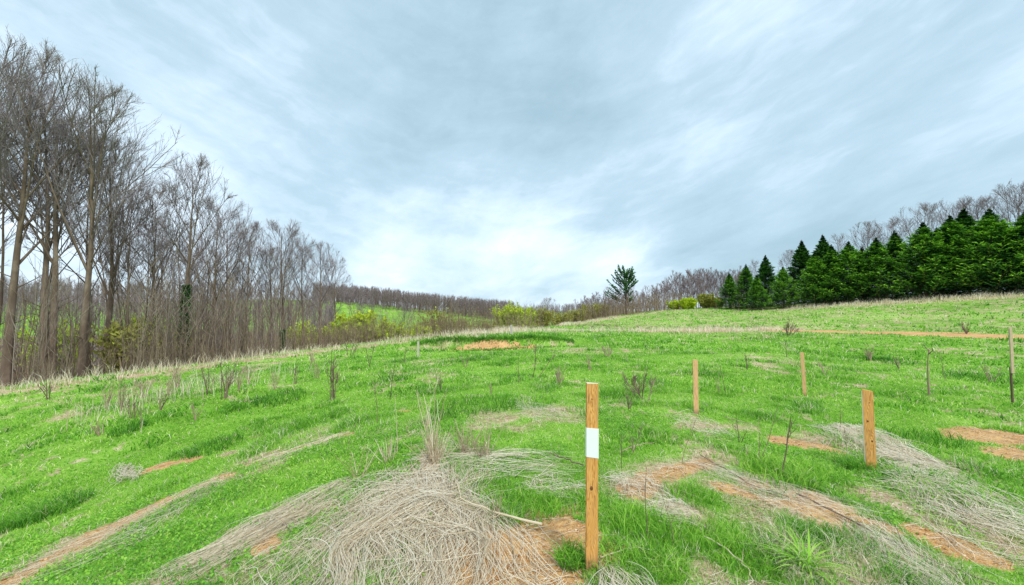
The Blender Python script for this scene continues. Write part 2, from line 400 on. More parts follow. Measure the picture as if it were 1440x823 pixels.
def ground_mat():
    m = D.materials.new('field_ground'); m.use_nodes = True
    n = NT(m.node_tree); o = n.node('ShaderNodeOutputMaterial')
    at = lambda k: n.node('ShaderNodeAttribute', attribute_name=k).outputs['Fac']
    pos = n.node('ShaderNodeNewGeometry').outputs['Position']
    nb = n.noise(pos, .16, 5, .6); nm = n.noise(pos, 1.7, 5, .65); nf = n.noise(pos, 22, 4, .65); nff = n.noise(pos, 120, 3, .6)
    g = n.m('ADD', n.m('MULTIPLY', nm, .5), n.m('MULTIPLY', nf, .5))
    g = n.m('ADD', g, n.m('MULTIPLY', n.m('SUBTRACT', nb, .5), .6))
    green = n.ramp(g, [(.28, (.06, .15, .015)), (.5, (.19, .38, .04)), (.72, (.36, .54, .12))])
    # far off the field is grazed paler and yellower
    s0 = n.m('ADD', n.m('MULTIPLY', nf, .55), n.m('MULTIPLY', nm, .45))
    soil = n.ramp(s0, [(.3, (.20, .085, .03)), (.43, (.44, .215, .07)), (.56, (.62, .37, .14)), (.7, (.76, .56, .33))])
    soil = n.mix(n.ramp(nff, [(.52, 0.0), (.62, .8)]), soil, (.66, .50, .33))
    straw = n.ramp(s0, [(.32, (.16, .09, .05)), (.5, (.48, .35, .22)), (.66, (.74, .60, .45))])
    lit = n.ramp(g, [(.3, (.08, .052, .03)), (.5, (.20, .14, .085)), (.7, (.32, .23, .14))])
    lit = n.mix(n.ramp(nb, [(.52, 0.0), (.62, .8)]), lit, (.12, .20, .035))
    def brk(v, amp=.5):
        return n.ramp(n.m('ADD', v, n.m('MULTIPLY', n.m('SUBTRACT', n.m('ADD', n.m('MULTIPLY', nf, .6), n.m('MULTIPLY', nff, .4)), .5), amp)), [(.35, 0.0), (.6, 1.0)])
    c = n.mix(n.ramp(n.m('ADD', at('straw'), n.m('MULTIPLY', n.m('SUBTRACT', nf, .5), .8)), [(.15, 0.0), (.85, 1.0)]), green, straw)
    c = n.mix(brk(at('soil'), .6), c, soil)
    c = n.mix(brk(at('litter'), .6), c, lit)
    p = n.node('ShaderNodeBsdfPrincipled'); n.l.new(c, p.inputs['Base Color'])
    p.inputs['Roughness'].default_value = .95; p.inputs['Specular IOR Level'].default_value = .1
    b = n.node('ShaderNodeBump'); b.inputs['Strength'].default_value = .8; b.inputs['Distance'].default_value = .03
    n.l.new(n.m('ADD', nf, n.m('MULTIPLY', nff, .5)), b.inputs['Height']); n.l.new(b.outputs[0], p.inputs['Normal'])
    n.l.new(p.outputs[0], o.inputs[0])
    return m
M_GROUND = ground_mat()

# ------------------------------------------------------------------ ground sheet
rr = [0.4]
while rr[-1] < 3500: rr.append(rr[-1] * 1.016)
rr = np.array(rr)
th = np.concatenate([np.arange(-78, 78, .32), np.arange(78, 282, 3.0)]) * PI / 180
nT, nR = len(th), len(rr)
gx = (rr[:, None] * np.sin(th)[None]).ravel(); gy = (rr[:, None] * np.cos(th)[None]).ravel()
gz = height(gx, gy)
gs, gw, gl = masks(gx, gy)
V = np.stack([gx, gy, gz], 1)
V = np.concatenate([V, [[0, 0, float(height(0, 0)[0])]]])
i = np.arange(nR - 1)[:, None] * nT; j = np.arange(nT)[None]; j2 = (j + 1) % nT
Q = np.stack([i + j, i + j2, i + nT + j2, i + nT + j], -1).reshape(-1, 4)[:, ::-1]
T = np.stack([np.full(nT, nR * nT), np.arange(nT), (np.arange(nT) + 1) % nT], -1)[:, ::-1]
me = np_mesh('ground', V, Q, T, attrs=dict(soil=np.append(gs, 0), straw=np.append(gw, 0), litter=np.append(gl, 0)), smooth=True)
me.materials.append(M_GROUND)
tag(link('ground', me), kind='structure')

# ------------------------------------------------------------------ grass
def blades(x, y, L, wd, lean, rng, tint, bend=.6, z=None):
    N = len(x)
    z = height(x, y) - .01 if z is None else z
    a = rng.random(N) * 2 * PI; b = rng.random(N) * 2 * PI
    side = np.stack([np.cos(a), np.sin(a), 0 * a], 1) * wd[:, None] / 2
    ld = np.stack([np.cos(b), np.sin(b), 0 * b], 1)
    base = np.stack([x, y, z], 1)
    mid = base + ld * (lean * L * .35)[:, None] + np.array([0, 0, 1]) * (L * .55)[:, None]
    tip = mid + ld * (lean * L * .8)[:, None] + np.array([0, 0, 1]) * (L * .45 * (1 - bend * lean))[:, None]
    V = np.stack([base - side, base + side, mid - side * .8, mid + side * .8, tip], 1).reshape(-1, 3)
    k = np.arange(N)[:, None] * 5
    Q = np.concatenate([k, k + 1, k + 3, k + 2], 1); T = np.concatenate([k + 2, k + 3, k + 4], 1)
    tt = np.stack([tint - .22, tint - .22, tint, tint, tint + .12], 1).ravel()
    return V, Q, T, np.clip(tt, 0, 1)
def wedge(n, r0, r1, rng, half=60):
    r = np.sqrt(rng.random(n) * (r1 * r1 - r0 * r0) + r0 * r0)
    t = (rng.random(n) * 2 - 1) * half * PI / 180
    return r * np.sin(t), r * np.cos(t)
gm = MB(); dm = MB()
rng = np.random.default_rng(21)
for n_, r0, r1, L0, wd0 in [(230000, 1.2, 4.5, .045, .0042), (190000, 4.5, 9, .06, .008), (130000, 9, 18, .075, .016), (110000, 18, 36, .10, .034), (70000, 36, 75, .13, .075)]:
    x, y = wedge(n_, r0, r1, rng)
    so, st, li = masks(x, y)
    lush = sstep(.5, .74, fbm(x * 1.6 + 3, y * 1.6, 3)) 
    lush2 = sstep(.5, .7, fbm(x * .3 + 60, y * .3 + 9, 3))
    keep = (rng.random(len(x)) > so * 1.05) & (rng.random(len(x)) > st * .85) & (li < .5)
    x, y, st, lush, lush2 = x[keep], y[keep], st[keep], lush[keep], lush2[keep]
    L = L0 * (.5 + rng.random(len(x)) * .9) * (.65 + 1.15 * lush + .3 * lush2)
    dry = rng.random(len(x)) < (.06 + .45 * st)
    tint = np.clip(.50 + rng.normal(0, .15, len(x)) - .14 * lush + .1 * (1 - lush2), 0, 1)
    wdt = wd0 * (.6 + rng.random(len(x)) * .8)
    g_ = ~dry
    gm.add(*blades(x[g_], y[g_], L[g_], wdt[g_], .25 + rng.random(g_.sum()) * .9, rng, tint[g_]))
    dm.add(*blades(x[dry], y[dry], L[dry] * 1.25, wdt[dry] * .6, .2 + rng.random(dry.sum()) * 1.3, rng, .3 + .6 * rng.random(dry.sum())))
# low clover-like leaves between the blades
x, y = wedge(120000, 1.2, 6.5, rng)
so, st, li = masks(x, y); f_ = fbm(x * .5 + 30, y * .5 + 3, 3) + .25 * (x < -.5)
k_ = (rng.random(len(x)) > so) & (rng.random(len(x)) > st) & (f_ > .5)
x, y = x[k_], y[k_]; N = len(x)
h = height(x, y) + .01 + rng.random(N) * .045; s_ = .005 + rng.random(N) * .007
a = rng.random(N) * 2 * PI; ux = np.stack([np.cos(a), np.sin(a), rng.normal(0, .45, N)], 1) * s_[:, None]; uy = np.stack([-np.sin(a), np.cos(a), rng.normal(0, .45, N)], 1) * s_[:, None] * .8
c0 = np.stack([x, y, h], 1)
V = np.stack([c0 - ux, c0 + uy, c0 + ux, c0 - uy], 1).reshape(-1, 3)
gm.add(V, np.arange(N * 4).reshape(-1, 4), None, np.repeat(np.clip(.42 + rng.normal(0, .16, N), 0, 1), 4))
x, y = wedge(260000, 1.2, 14, rng); so, st, li = masks(x, y); k_ = ((so > .3) & (rng.random(len(x)) < .30)) | ((st > .35) & (rng.random(len(x)) < .6 * st)); k_ &= rng.random(len(x)) < np.clip(3.5 / np.hypot(x, y), .2, 1)
x, y = x[k_], y[k_]; N = len(x); a = rng.random(N) * PI; ln_ = .02 + .07 * rng.random(N)
dx_, dy_ = np.cos(a) * ln_, np.sin(a) * ln_
xs = np.stack([x - dx_, x + rng.normal(0, .006, N), x + dx_], 1); ys = np.stack([y - dy_, y + rng.normal(0, .006, N), y + dy_], 1)
zs = height(xs.ravel(), ys.ravel()).reshape(N, 3) + .004 + .012 * rng.random((N, 3))
V, Q = tubes(np.stack([xs, ys, zs], -1), np.repeat((.0009 + .0011 * rng.random(N))[:, None], 3, 1), 3)
dm.add(V, Q, None, np.repeat(np.clip(.1 + .9 * rng.random(N), 0, 1), 9))
x, y = wedge(90000, 1.2, 12, rng); so, st, li = masks(x, y); k_ = (so > .45) & (rng.random(len(x)) < .5)
x, y = x[k_], y[k_]; N = len(x); sz = .003 + .013 * rng.random(N) ** 3
phi = (1 + 5 ** .5) / 2
ico = unit(np.array([(-1, phi, 0), (1, phi, 0), (-1, -phi, 0), (1, -phi, 0), (0, -1, phi), (0, 1, phi), (0, -1, -phi), (0, 1, -phi), (phi, 0, -1), (phi, 0, 1), (-phi, 0, -1), (-phi, 0, 1)], float))
icf = np.array([(0, 11, 5), (0, 5, 1), (0, 1, 7), (0, 7, 10), (0, 10, 11), (1, 5, 9), (5, 11, 4), (11, 10, 2), (10, 7, 6), (7, 1, 8), (3, 9, 4), (3, 4, 2), (3, 2, 6), (3, 6, 8), (3, 8, 9), (4, 9, 5), (2, 4, 11), (6, 2, 10), (8, 6, 7), (9, 8, 1)])
V = ico[None] * sz[:, None, None] * (.65 + .6 * rng.random((N, 12, 1))) * np.array([1, 1, .7]) + np.stack([x, y, height(x, y) + sz * .3], 1)[:, None]
cm = MB(); cm.add(V.reshape(-1, 3), None, (icf[None] + np.arange(N)[:, None, None] * 12).reshape(-1, 3), np.repeat(rng.random(N), 12))
M_CLOD = mat_tint('soil_clod', [(0, (.20, .09, .035)), (.5, (.50, .27, .10)), (1, (.74, .54, .32))], .95)
tag(link('soil_clods', cm.mesh('soil_clods', M_CLOD)), 'small clods and stones on the orange bare patches', 'soil', kind='stuff')
# lush tufts
def tuft(p, n, rad, L, wd, rng, tint=.45, lean=.9):
    r = rad * np.sqrt(rng.random(n)); t = rng.random(n) * 2 * PI
    x = p[0] + r * np.cos(t); y = p[1] + r * np.sin(t)
    b = blades(x, y, L * (.5 + .7 * rng.random(n)), wd * (.7 + .6 * rng.random(n)), lean * (.3 + .8 * rng.random(n)), rng, np.clip(tint + rng.normal(0, .14, n), 0, 1))
    return b
for px, py, n_, rad, L, wd_, tn in [(806, 792, 450, .10, .12, .005, .30), (840, 816, 300, .09, .05, .005, .35), (1204, 662, 300, .10, .15, .006, .40), (1250, 672, 160, .1, .12, .006, .4),
        (905, 745, 500, .22, .16, .005, .5), (1000, 760, 350, .2, .14, .005, .55), (1095, 670, 600, .35, .18, .006, .55), (1150, 670, 350, .28, .16, .006, .5), (970, 700, 300, .2, .14, .005, .5),
        (870, 560, 300, .4, .16, .01, .25), (665, 572, 900, .75, .18, .009, .28), (740, 570, 300, .5, .16, .009, .38), (395, 562, 400, .5, .2, .01, .25),
        (180, 605, 300, .3, .2, .01, .3), (300, 630, 500, .4, .15, .008, .3), (70, 720, 700, .35, .18, .006, .18), (20, 740, 500, .3, .18, .006, .2), (440, 590, 300, .5, .14, .009, .38),
        (690, 700, 600, .3, .12, .005, .4), (740, 720, 500, .25, .12, .005, .45), (790, 710, 400, .2, .12, .005, .5), (1300, 620, 300, .4, .18, .009, .3), (1350, 690, 400, .4, .16, .008, .35),
        (670, 507, 250, .45, .12, .02, .1), (705, 514, 200, .4, .1, .02, .1), (560, 533, 250, .5, .14, .015, .15), (585, 552, 250, .6, .14, .013, .2), (345, 570, 300, .4, .16, .01, .25), (1225, 506, 300, .6, .2, .02, .25), (1380, 535, 300, .7, .16, .015, .25), (860, 790, 250, .15, .13, .005, .5), (920, 800, 300, .15, .12, .005, .55), (1040, 790, 300, .2, .1, .005, .55),
        (720, 479, 900, 3.0, .14, .04, .2), (650, 480, 900, 3.0, .14, .04, .25)]:
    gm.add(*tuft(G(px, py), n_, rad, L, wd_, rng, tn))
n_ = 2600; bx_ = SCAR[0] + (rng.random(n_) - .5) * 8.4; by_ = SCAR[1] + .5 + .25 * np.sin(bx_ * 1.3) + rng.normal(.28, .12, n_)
gm.add(*blades(bx_, by_, .09 + .13 * rng.random(n_), .02 + .01 * rng.random(n_), .8 * rng.random(n_), rng, .06 + .35 * rng.random(n_)))  # grass rim of the dirt bank, tinted dark to paint the shadow line there
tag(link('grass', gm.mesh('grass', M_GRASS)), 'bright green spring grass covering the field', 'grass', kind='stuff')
tag(link('dry_grass', dm.mesh('dry_grass', M_STRAW)), 'dry tan blades scattered through the green grass and along the field edges', 'dry grass', kind='stuff')

# tall pale fringe along the field edges
fm = MB()
def fringe(pts, n, sp, L, wd, off=0.0):
    pts = [np.asarray(p)[:2] for p in pts]
    for a, b in zip(pts[:-1], pts[1:]):
        k = max(8, int(n * np.linalg.norm(b - a)))
        t = rng.random(k); nrm = np.array([-(b - a)[1], (b - a)[0]]) / max(np.linalg.norm(b - a), 1e-6)
        o_ = rng.normal(0, sp, k) + off
        x = a[0] + (b - a)[0] * t + nrm[0] * o_; y = a[1] + (b - a)[1] * t + nrm[1] * o_
        cl = sstep(.3, .65, fbm(x * 1.2, y * 1.2 + 50, 3))
        fm.add(*blades(x, y, L * (.4 + rng.random(k)) * (.4 + cl), wd * (.5 + rng.random(k)), .1 + .5 * rng.random(k), rng, .35 + .6 * rng.random(k)))
fringe(EDGE[:7], 190, .7, .36, .012, -.1)
fringe(EDGE[6:], 110, .6, .3, .014, .1)
fringe([G(110, 600), G(200, 575), G(330, 535)], 150, 1.0, .34, .008)
fringe([G(330, 545), G(480, 520)], 40, 1.0, .3, .008)
fringe([G(640, 474), G(700, 470), G(760, 464)], 110, 1.0, .3, .02)
fringe([G(1110, 435, 90), G(1200, 429, 90), G(1320, 422, 90), G(1440, 414, 90), G(1440, 414, 90) + np.array([8, -8, 0])], 150, 2.2, .4, .035)
fringe([G(900, 466), G(1000, 466), G(1100, 466)], 160, .8, .35, .03)
fringe([G(770, 466), G(900, 466)], 60, .8, .3, .03)
tag(link('edge_grass', fm.mesh('edge_grass', M_STRAW)), 'tall bleached dead grass fringing the edge of the field below the trees', 'dead grass', kind='stuff')

# ------------------------------------------------------------------ matted dead stalks
def mat_strands(name, label, A, B, C_, Dd, n, thick=.06, wv=.05, rad=.0021, amp=.35, lf=(.3, .8), bow=0.0, du_=.12, curl=1.0):
    """stalks combed from the line A-B to the line C-D (pixels on the ground)"""
    A, B, C_, Dd = [G(*p)[:2] if len(p) == 2 and abs(p[0]) > 9 else np.asarray(p[:2]) for p in (A, B, C_, Dd)]
    K = 12
    u = .5 + .62 * (rng.random(n) - .5) + rng.normal(0, .14, n); a = rng.random(n); ln = lf[0] + (lf[1] - lf[0]) * rng.random(n)
    a = a * (1.08 - ln * .8) - .05
    t = a[:, None] + ln[:, None] * np.linspace(0, 1, K)[None]
    du = rng.normal(0, du_, n)[:, None] * np.linspace(-1, 1, K)[None]
    uu = u[:, None] + du + amp * .12 * np.sin(t * 3.1 + u[:, None] * 9 + rng.normal(0, .4, (n, 1)))
    P0 = A + (B - A) * uu[..., None]; P1 = C_ + (Dd - C_) * uu[..., None]
    P = P0 + (P1 - P0) * t[..., None]
    side = np.array([(C_ - A)[1], -(C_ - A)[0]]); side = side / np.linalg.norm(side)
    P = P + side * (bow * np.sin(np.clip(t, 0, 1) * PI))[..., None]
    ph = rng.random((n, 1)) * 6.3; P = P + side * (wv * .35 * np.sin(t * (5 + 5 * rng.random((n, 1))) + ph))[..., None] + side * (rng.normal(0, wv * .3, (n, 1, 1)))
    P = P + np.stack([fbm(P[..., 0] * 2.2 + 8, P[..., 1] * 2.2, 3) - .5, fbm(P[..., 0] * 2.2, P[..., 1] * 2.2 + 31, 3) - .5], -1) * .42 * curl * np.clip(t, .15, 1)[..., None]
    x, y = P[..., 0].ravel(), P[..., 1].ravel()
    z = height(x, y).reshape(n, K)
    pile = thick * np.sqrt(np.clip(4 * np.clip(uu, .0, 1) * (1 - np.clip(uu, 0, 1)), 0, 1)) * np.clip(.4 + t, .4, 1.0)
    arch = np.sin(np.linspace(0, 1, K) * PI)[None] * .06 * rng.random((n, 1)) ** 3
    z = z + .008 + pile * rng.random((n, 1)) + arch
    P3 = np.concatenate([P, z[..., None]], -1)
    R = taper(rad * (.7 + .9 * rng.random(n) ** 2), np.full(n, rad * .4), K)
    V, Q = tubes(P3, R, 3)
    tn = np.repeat(np.clip(.25 + .9 * rng.random(n) ** .55, 0, 1), K * 3)
    mb = MB().add(V, Q, None, tn)
    return tag(link(name, mb.mesh(name, M_STRAW)), label, 'dead grass', kind='stuff')
mat_strands('matted_stalks', 'large pale mat of dead stalks combed flat in the foreground left of the banded stake', (560, 652), (680, 655), (420, 850), (610, 880), 1350, .05, .10, .0024, lf=(.25, .7), du_=.11, curl=1.7)
mat_strands('matted_stalks', 'upper layer of long dead stalks crossing over the large foreground mat', (520, 672), (700, 660), (440, 800), (660, 850), 420, .09, .2, .0025, lf=(.2, .55), du_=.2, curl=2.0)
mat_strands('matted_stalks', 'ragged dead stems spilling off the left side of the foreground mat', (510, 672), (590, 655), (350, 830), (450, 850), 300, .05, .16, .0022, lf=(.15, .5), du_=.3)
mat_strands('matted_stalks', 'dead stalks fanning down over the orange bare patch beside the banded stake', (590, 665), (700, 690), (640, 880), (850, 900), 110, .03, .14, .0021, du_=.25)
mat_strands('matted_stalks', 'narrow tongue of flattened pale stalks left of the large foreground mat', (440, 690), (520, 668), (230, 800), (330, 815), 480, .035, .04, lf=(.25, .6))
mat_strands('matted_stalks', 'dead stalks lying across the top of the large mat below the tall canes', (560, 640), (600, 665), (790, 640), (800, 680), 200, .04, .08, lf=(.15, .45))
mat_strands('matted_stalks', 'flattened straw streak over bare soil in the lower left corner', (300, 672), (320, 682), (-10, 815), (60, 850), 300, .03, .06, .0017, lf=(.12, .35))
mat_strands('matted_stalks', 'thin flattened straw streak halfway up the left side of the field', (485, 608), (495, 614), (350, 652), (362, 662), 90, .015, .03, .0025, lf=(.2, .5))
mat_strands('matted_stalks', 'grey tangle of dead stalks spread behind the tilted stake on the right', (1140, 600), (1210, 598), (1240, 668), (1340, 655), 700, .06, .1, .0030, lf=(.15, .5))
mat_strands('matted_stalks', 'combed straw band sloping to the right edge above the orange gully', (1200, 668), (1290, 650), (1430, 800), (1520, 740), 700, .06, .08, .0026, lf=(.2, .5))
mat_strands('matted_stalks', 'dry stems combed over the long brown bare strip right of centre', (940, 640), (1020, 660), (1180, 760), (1260, 730), 230, .015, .06, .0017, lf=(.12, .4))
mat_strands('matted_stalks', 'straw streak running off the bottom of the frame at the lower right', (1180, 735), (1240, 730), (1290, 860), (1420, 850), 220, .03, .05, .0018, lf=(.2, .6))
mat_strands('matted_stalks', 'fan of pale stalks at the foot of the banded stake', (835, 792), (880, 790), (800, 880), (960, 870), 160, .04, .04, .0019, lf=(.4, .9))
mat_strands('matted_stalks', 'small grey wisp of dead stems beside the orange patch on the left slope', (168, 652), (190, 660), (150, 690), (200, 678), 90, .10, .1, .0028, lf=(.4, .9))
for px, py, sz, lab in [(750, 577, 45, 'loose dry litter on the grass between the dark tuft and the banded stake'), (640, 640, 60, 'thin dead litter behind the tall dry canes'),
                        (900, 690, 60, 'pinkish dead litter to the right of the banded stake'), (985, 600, 50, 'dead litter between the plain stake and the tall thin stems'),
                        (780, 690, 45, 'dark matted litter just left of the banded stake'), (940, 720, 40, 'dead litter under the two thin weed stems'), (1120, 490, 30, 'pale tangle of dead grass beyond the thin leaning stake')]:
    mat_strands('dead_litter', lab, (px - sz, py - sz * .2), (px - sz * .3, py - sz * .45), (px + sz * .3, py + sz * .45), (px + sz, py + sz * .2), 160, .02, .12, .0022, lf=(.1, .35), amp=1.2)

# ------------------------------------------------------------------ stakes
def wood_mat(name, axis_shift, dark=1.0, grey=0.0):
    m = D.materials.new(name); m.use_nodes = True
    n = NT(m.node_tree); o = n.node('ShaderNodeOutputMaterial')
    oc = n.node('ShaderNodeTexCoord').outputs['Object']
    oc = n.vm('ADD', oc, (axis_shift, axis_shift * .7, axis_shift * 3.1))
    st = n.vm('MULTIPLY', oc, (1, 1, .10))
    wv = n.noise(st, 60, 3, .6, 1.2); fine = n.noise(n.vm('MULTIPLY', oc, (1, 1, .03)), 420, 2, .6)
    big = n.noise(n.vm('MULTIPLY', oc, (1, 1, .25)), 9, 3, .6, .8)
    rings = n.m('ABSOLUTE', n.m('SINE', n.m('MULTIPLY', n.m('ADD', n.sep(oc)[0], n.m('MULTIPLY', big, .10)), 340)))
    fac = n.m('ADD', n.m('ADD', n.m('MULTIPLY', wv, .4), n.m('MULTIPLY', fine, .25)), n.m('MULTIPLY', rings, .35))
    c = n.ramp(fac, [(.2, (.26 * dark, .09 * dark, .018 * dark)), (.45, (.58 * dark, .25 * dark, .05 * dark)), (.72, (.78 * dark, .42 * dark, .13 * dark))])
    if grey: c = n.mix(grey, c, (.62, .50, .38))
    ocr = n.node('ShaderNodeTexCoord').outputs['Object']
    stn = n.noise(n.vm('MULTIPLY', oc, (1, 1, .18)), 26, 4, .65)
    c = n.mix(n.ramp(stn, [(.52, 0.0), (.72, .55)]), c, (.30, .19, .11))
    c = n.mix(n.ramp(n.noise(n.vm('MULTIPLY', oc, (1, 1, .05)), 150, 2, .5), [(.62, 0.0), (.70, .7)]), c, (.14, .06, .025))
    mud = n.m('ADD', n.sep(ocr)[2], n.m('MULTIPLY', n.m('SUBTRACT', stn, .5), .14))
    c = n.mix(n.ramp(mud, [(.02, .75), (.10, 0.0)]), c, (.19, .12, .07))
    p = n.node('ShaderNodeBsdfPrincipled'); n.l.new(c, p.inputs['Base Color'])
    p.inputs['Roughness'].default_value = .75
    b = n.node('ShaderNodeBump'); b.inputs['Strength'].default_value = .35; b.inputs['Distance'].default_value = .002
    n.l.new(fac, b.inputs['Height']); n.l.new(b.outputs[0], p.inputs['Normal']); n.l.new(p.outputs[0], o.inputs[0])
    return m
def plain(name, col, rough=.8, nz=30, amp=.15):
    m = D.materials.new(name); m.use_nodes = True
    n = NT(m.node_tree); o = n.node('ShaderNodeOutputMaterial'); p = n.node('ShaderNodeBsdfPrincipled')
    oc = n.node('ShaderNodeTexCoord').outputs['Object']
    f_ = n.noise(oc, nz, 4, .6)
    n.l.new(n.mix(f_, tuple(v * (1 - amp) for v in col), tuple(min(v * (1 + amp), .95) for v in col)), p.inputs['Base Color'])
    p.inputs['Roughness'].default_value = rough; n.l.new(p.outputs[0], o.inputs[0]); return m
M_WHITE = plain('white_paint', (.80, .82, .84), .6, 40, .04)
M_END = plain('pale_end_grain', (.80, .66, .48), .9, 90, .2)
M_KNOT = plain('dark_knot', (.16, .055, .018), .6, 120, .5)
M_PALEW = plain('sawn_pale_edge', (.85, .72, .55), .85, 60, .1)
import bmesh
def board(name, w_, t_, h, mat, parent, slant=0.0, z0=0.0, bev=.0018, bury=0.0, nseg=24, wob=.0012, seed=1):
    bm = bmesh.new(); r_ = random.Random(seed)
    prev = None
    rings = []
    for k in range(nseg + 1):
        z = z0 - bury + (h + bury) * k / nseg
        ex = r_.uniform(-wob, wob)
        ring = []
        for sx_, sy_ in ((-1, -1), (1, -1), (1, 1), (-1, 1)):
            zz_ = z + (slant * sx_ * w_ / 2 if k == nseg else 0)
            ring.append(bm.verts.new((sx_ * w_ / 2 + ex, sy_ * t_ / 2, zz_)))
        rings.append(ring)
    for a, b in zip(rings[:-1], rings[1:]):
        for q in range(4): bm.faces.new((a[q], a[(q + 1) % 4], b[(q + 1) % 4], b[q]))
    bm.faces.new(rings[0][::-1]); bm.faces.new(rings[-1])
    ed = [e for e in bm.edges if len(e.link_faces) == 2 and e.calc_face_angle(0) > 1.0]
    bmesh.ops.bevel(bm, geom=ed, offset=bev, segments=2, affect='EDGES')
    bmesh.ops.recalc_face_normals(bm, faces=bm.faces)
    me = D.meshes.new(name); bm.to_mesh(me); bm.free()
    me.materials.append(mat)
    return link(name, me, parent)
def knot(parent, x, z, y, r, mat=None):
    bm = bmesh.new()
    n_ = 14; c = bm.verts.new((x, y - .0022, z)); 
    r1 = [bm.verts.new((x + r * .55 * math.cos(a * 2 * PI / n_), y - .0018, z + r * .7 * math.sin(a * 2 * PI / n_))) for a in range(n_)]
    r2 = [bm.verts.new((x + r * (1 + .15 * math.sin(a * 3)) * math.cos(a * 2 * PI / n_), y + .001, z + r * 1.35 * math.sin(a * 2 * PI / n_))) for a in range(n_)]
    for a in range(n_):
        b = (a + 1) % n_
        bm.faces.new((c, r1[a], r1[b])); bm.faces.new((r1[a], r2[a], r2[b], r1[b]))
    me = D.meshes.new('knot'); bm.to_mesh(me); bm.free(); me.materials.append(mat or M_KNOT)
    return link('knot', me, parent)
def stake(px, py, ptop, w_, t_, label, yaw, mat, tiltx=0.0, tilty=0.0, slant=0.0, seed=1):
    b = G(px, py)
    h = Wp(px, ptop, b[1])[2] - b[2]
    o = tag(link('survey_stake', None, None, b), label, 'stake', 'wooden survey stakes standing in the field')
    o.empty_display_size = .1
    o.rotation_euler = (tiltx, tilty, yaw)
    board('post', w_, t_, h, mat, o, slant, 0, bury=.12, seed=seed)
    return o, h, b
MW1, MW2, MW3 = wood_mat('pine_board', .3, .98), wood_mat('pine_board_pale', 1.7, 1.2, .35), wood_mat('pine_board_orange', 2.9, 1.1)
o, h, b = stake(832, 803, 539, .072, .022, 'tall wooden survey stake with a white painted band in the foreground', .10, MW1, .0, .012, -.10, 1)
# white band: a sleeve of paint a millimetre proud of the wood
z0, z1 = h * (803 - 645) / 264, h * (803 - 603) / 264
bm = bmesh.new(); w2, t2 = .0755 / 2, .0255 / 2
lo, hi = [], []
for sx_, sy_ in ((-1, -1), (1, -1), (1, 1), (-1, 1)):
    lo.append(bm.verts.new((sx_ * w2, sy_ * t2, z0 + (-.004 if sx_ > 0 else .008)))); hi.append(bm.verts.new((sx_ * w2, sy_ * t2, z1 + (-.004 if sx_ > 0 else .004))))
for q in range(4): bm.faces.new((lo[q], lo[(q + 1) % 4], hi[(q + 1) % 4], hi[q]))
bm.faces.new(lo[::-1]); bm.faces.new(hi)
me = D.meshes.new('painted_band'); bm.to_mesh(me); bm.free(); me.materials.append(M_WHITE)
link('painted_band', me, o)
knot(o, -.006, h * (797 - 684) / 259, -.0115, .011)
knot(o, -.004, h * (797 - 560) / 259, -.0115, .006, plain('faint_knot', (.36, .16, .04), .7, 100, .2))
top = board('end_grain', .073, .023, .003, M_END, o, -.10, h - .002, .0006, nseg=1, wob=0)
o, h, b = stake(979, 583, 506, .070, .03, 'plain pale wooden stake standing upright between the banded stake and the thin leaning stake', -.25, MW2, .0, .003, 0, 2)
o, h, b = stake(1132, 558, 496, .060, .03, 'thin plain wooden stake leaning slightly left, farthest of the clean stakes', -.5, MW2, 0, -.03, 0, 3)
o, h, b = stake(1225, 664, 549, .085, .036, 'thick orange wooden stake with knots and a slanted top beside grey dead stalks', -.50, MW3, .0, -.008, -.20, 4)
e_ = board('sawn_edge', .002, .034, h + .05, M_PALEW, o, 0, -.06, .0004, nseg=1, wob=0); e_.location = (-.0445, 0, 0)
knot(o, -.012, h * .62, -.0185, .009); knot(o, .016, h * .38, -.0185, .009); knot(o, .01, h * .85, -.0185, .005)
# weathered post at the right edge: pale board tied on a dark stem
b = G(1424, 568)
o = tag(link('field_marker', None, None, b), 'blurred pale marker board on a dark thin pole at the right edge', 'marker', )
hh = Wp(1424, 466, b[1])[2] - b[2]
board('pole', .024, .024, hh * .5, plain('dark_pole', (.12, .08, .05), .9), o, 0, 0, .004, bury=.1, seed=5)
q = board('marker_board', .05, .02, hh * .62, plain('weathered_board', (.50, .38, .25), .9, 20, .25), o, 0, hh * .42, .003, seed=6); q.location = (0, -.025, 0)
# small far markers
for px, py, pt, wd_, lab, mt in [(588, 504, 480, .075, 'short grey weathered peg left of the bare dirt bank', plain('weathered_peg', (.50, .44, .36))),
                             (719, 471, 457, .13, 'small stubby grey post on the skyline behind the bare dirt bank', plain('grey_post', (.42, .38, .33)))]:
    b = G(px, py); h = Wp(px, pt, b[1])[2] - b[2]
    o = board('marker_peg', wd_, wd_ * .6, h, mt, None, .2, 0, .004, bury=.1, seed=px); o.location = tuple(b)
    tag(o, lab, 'marker peg')

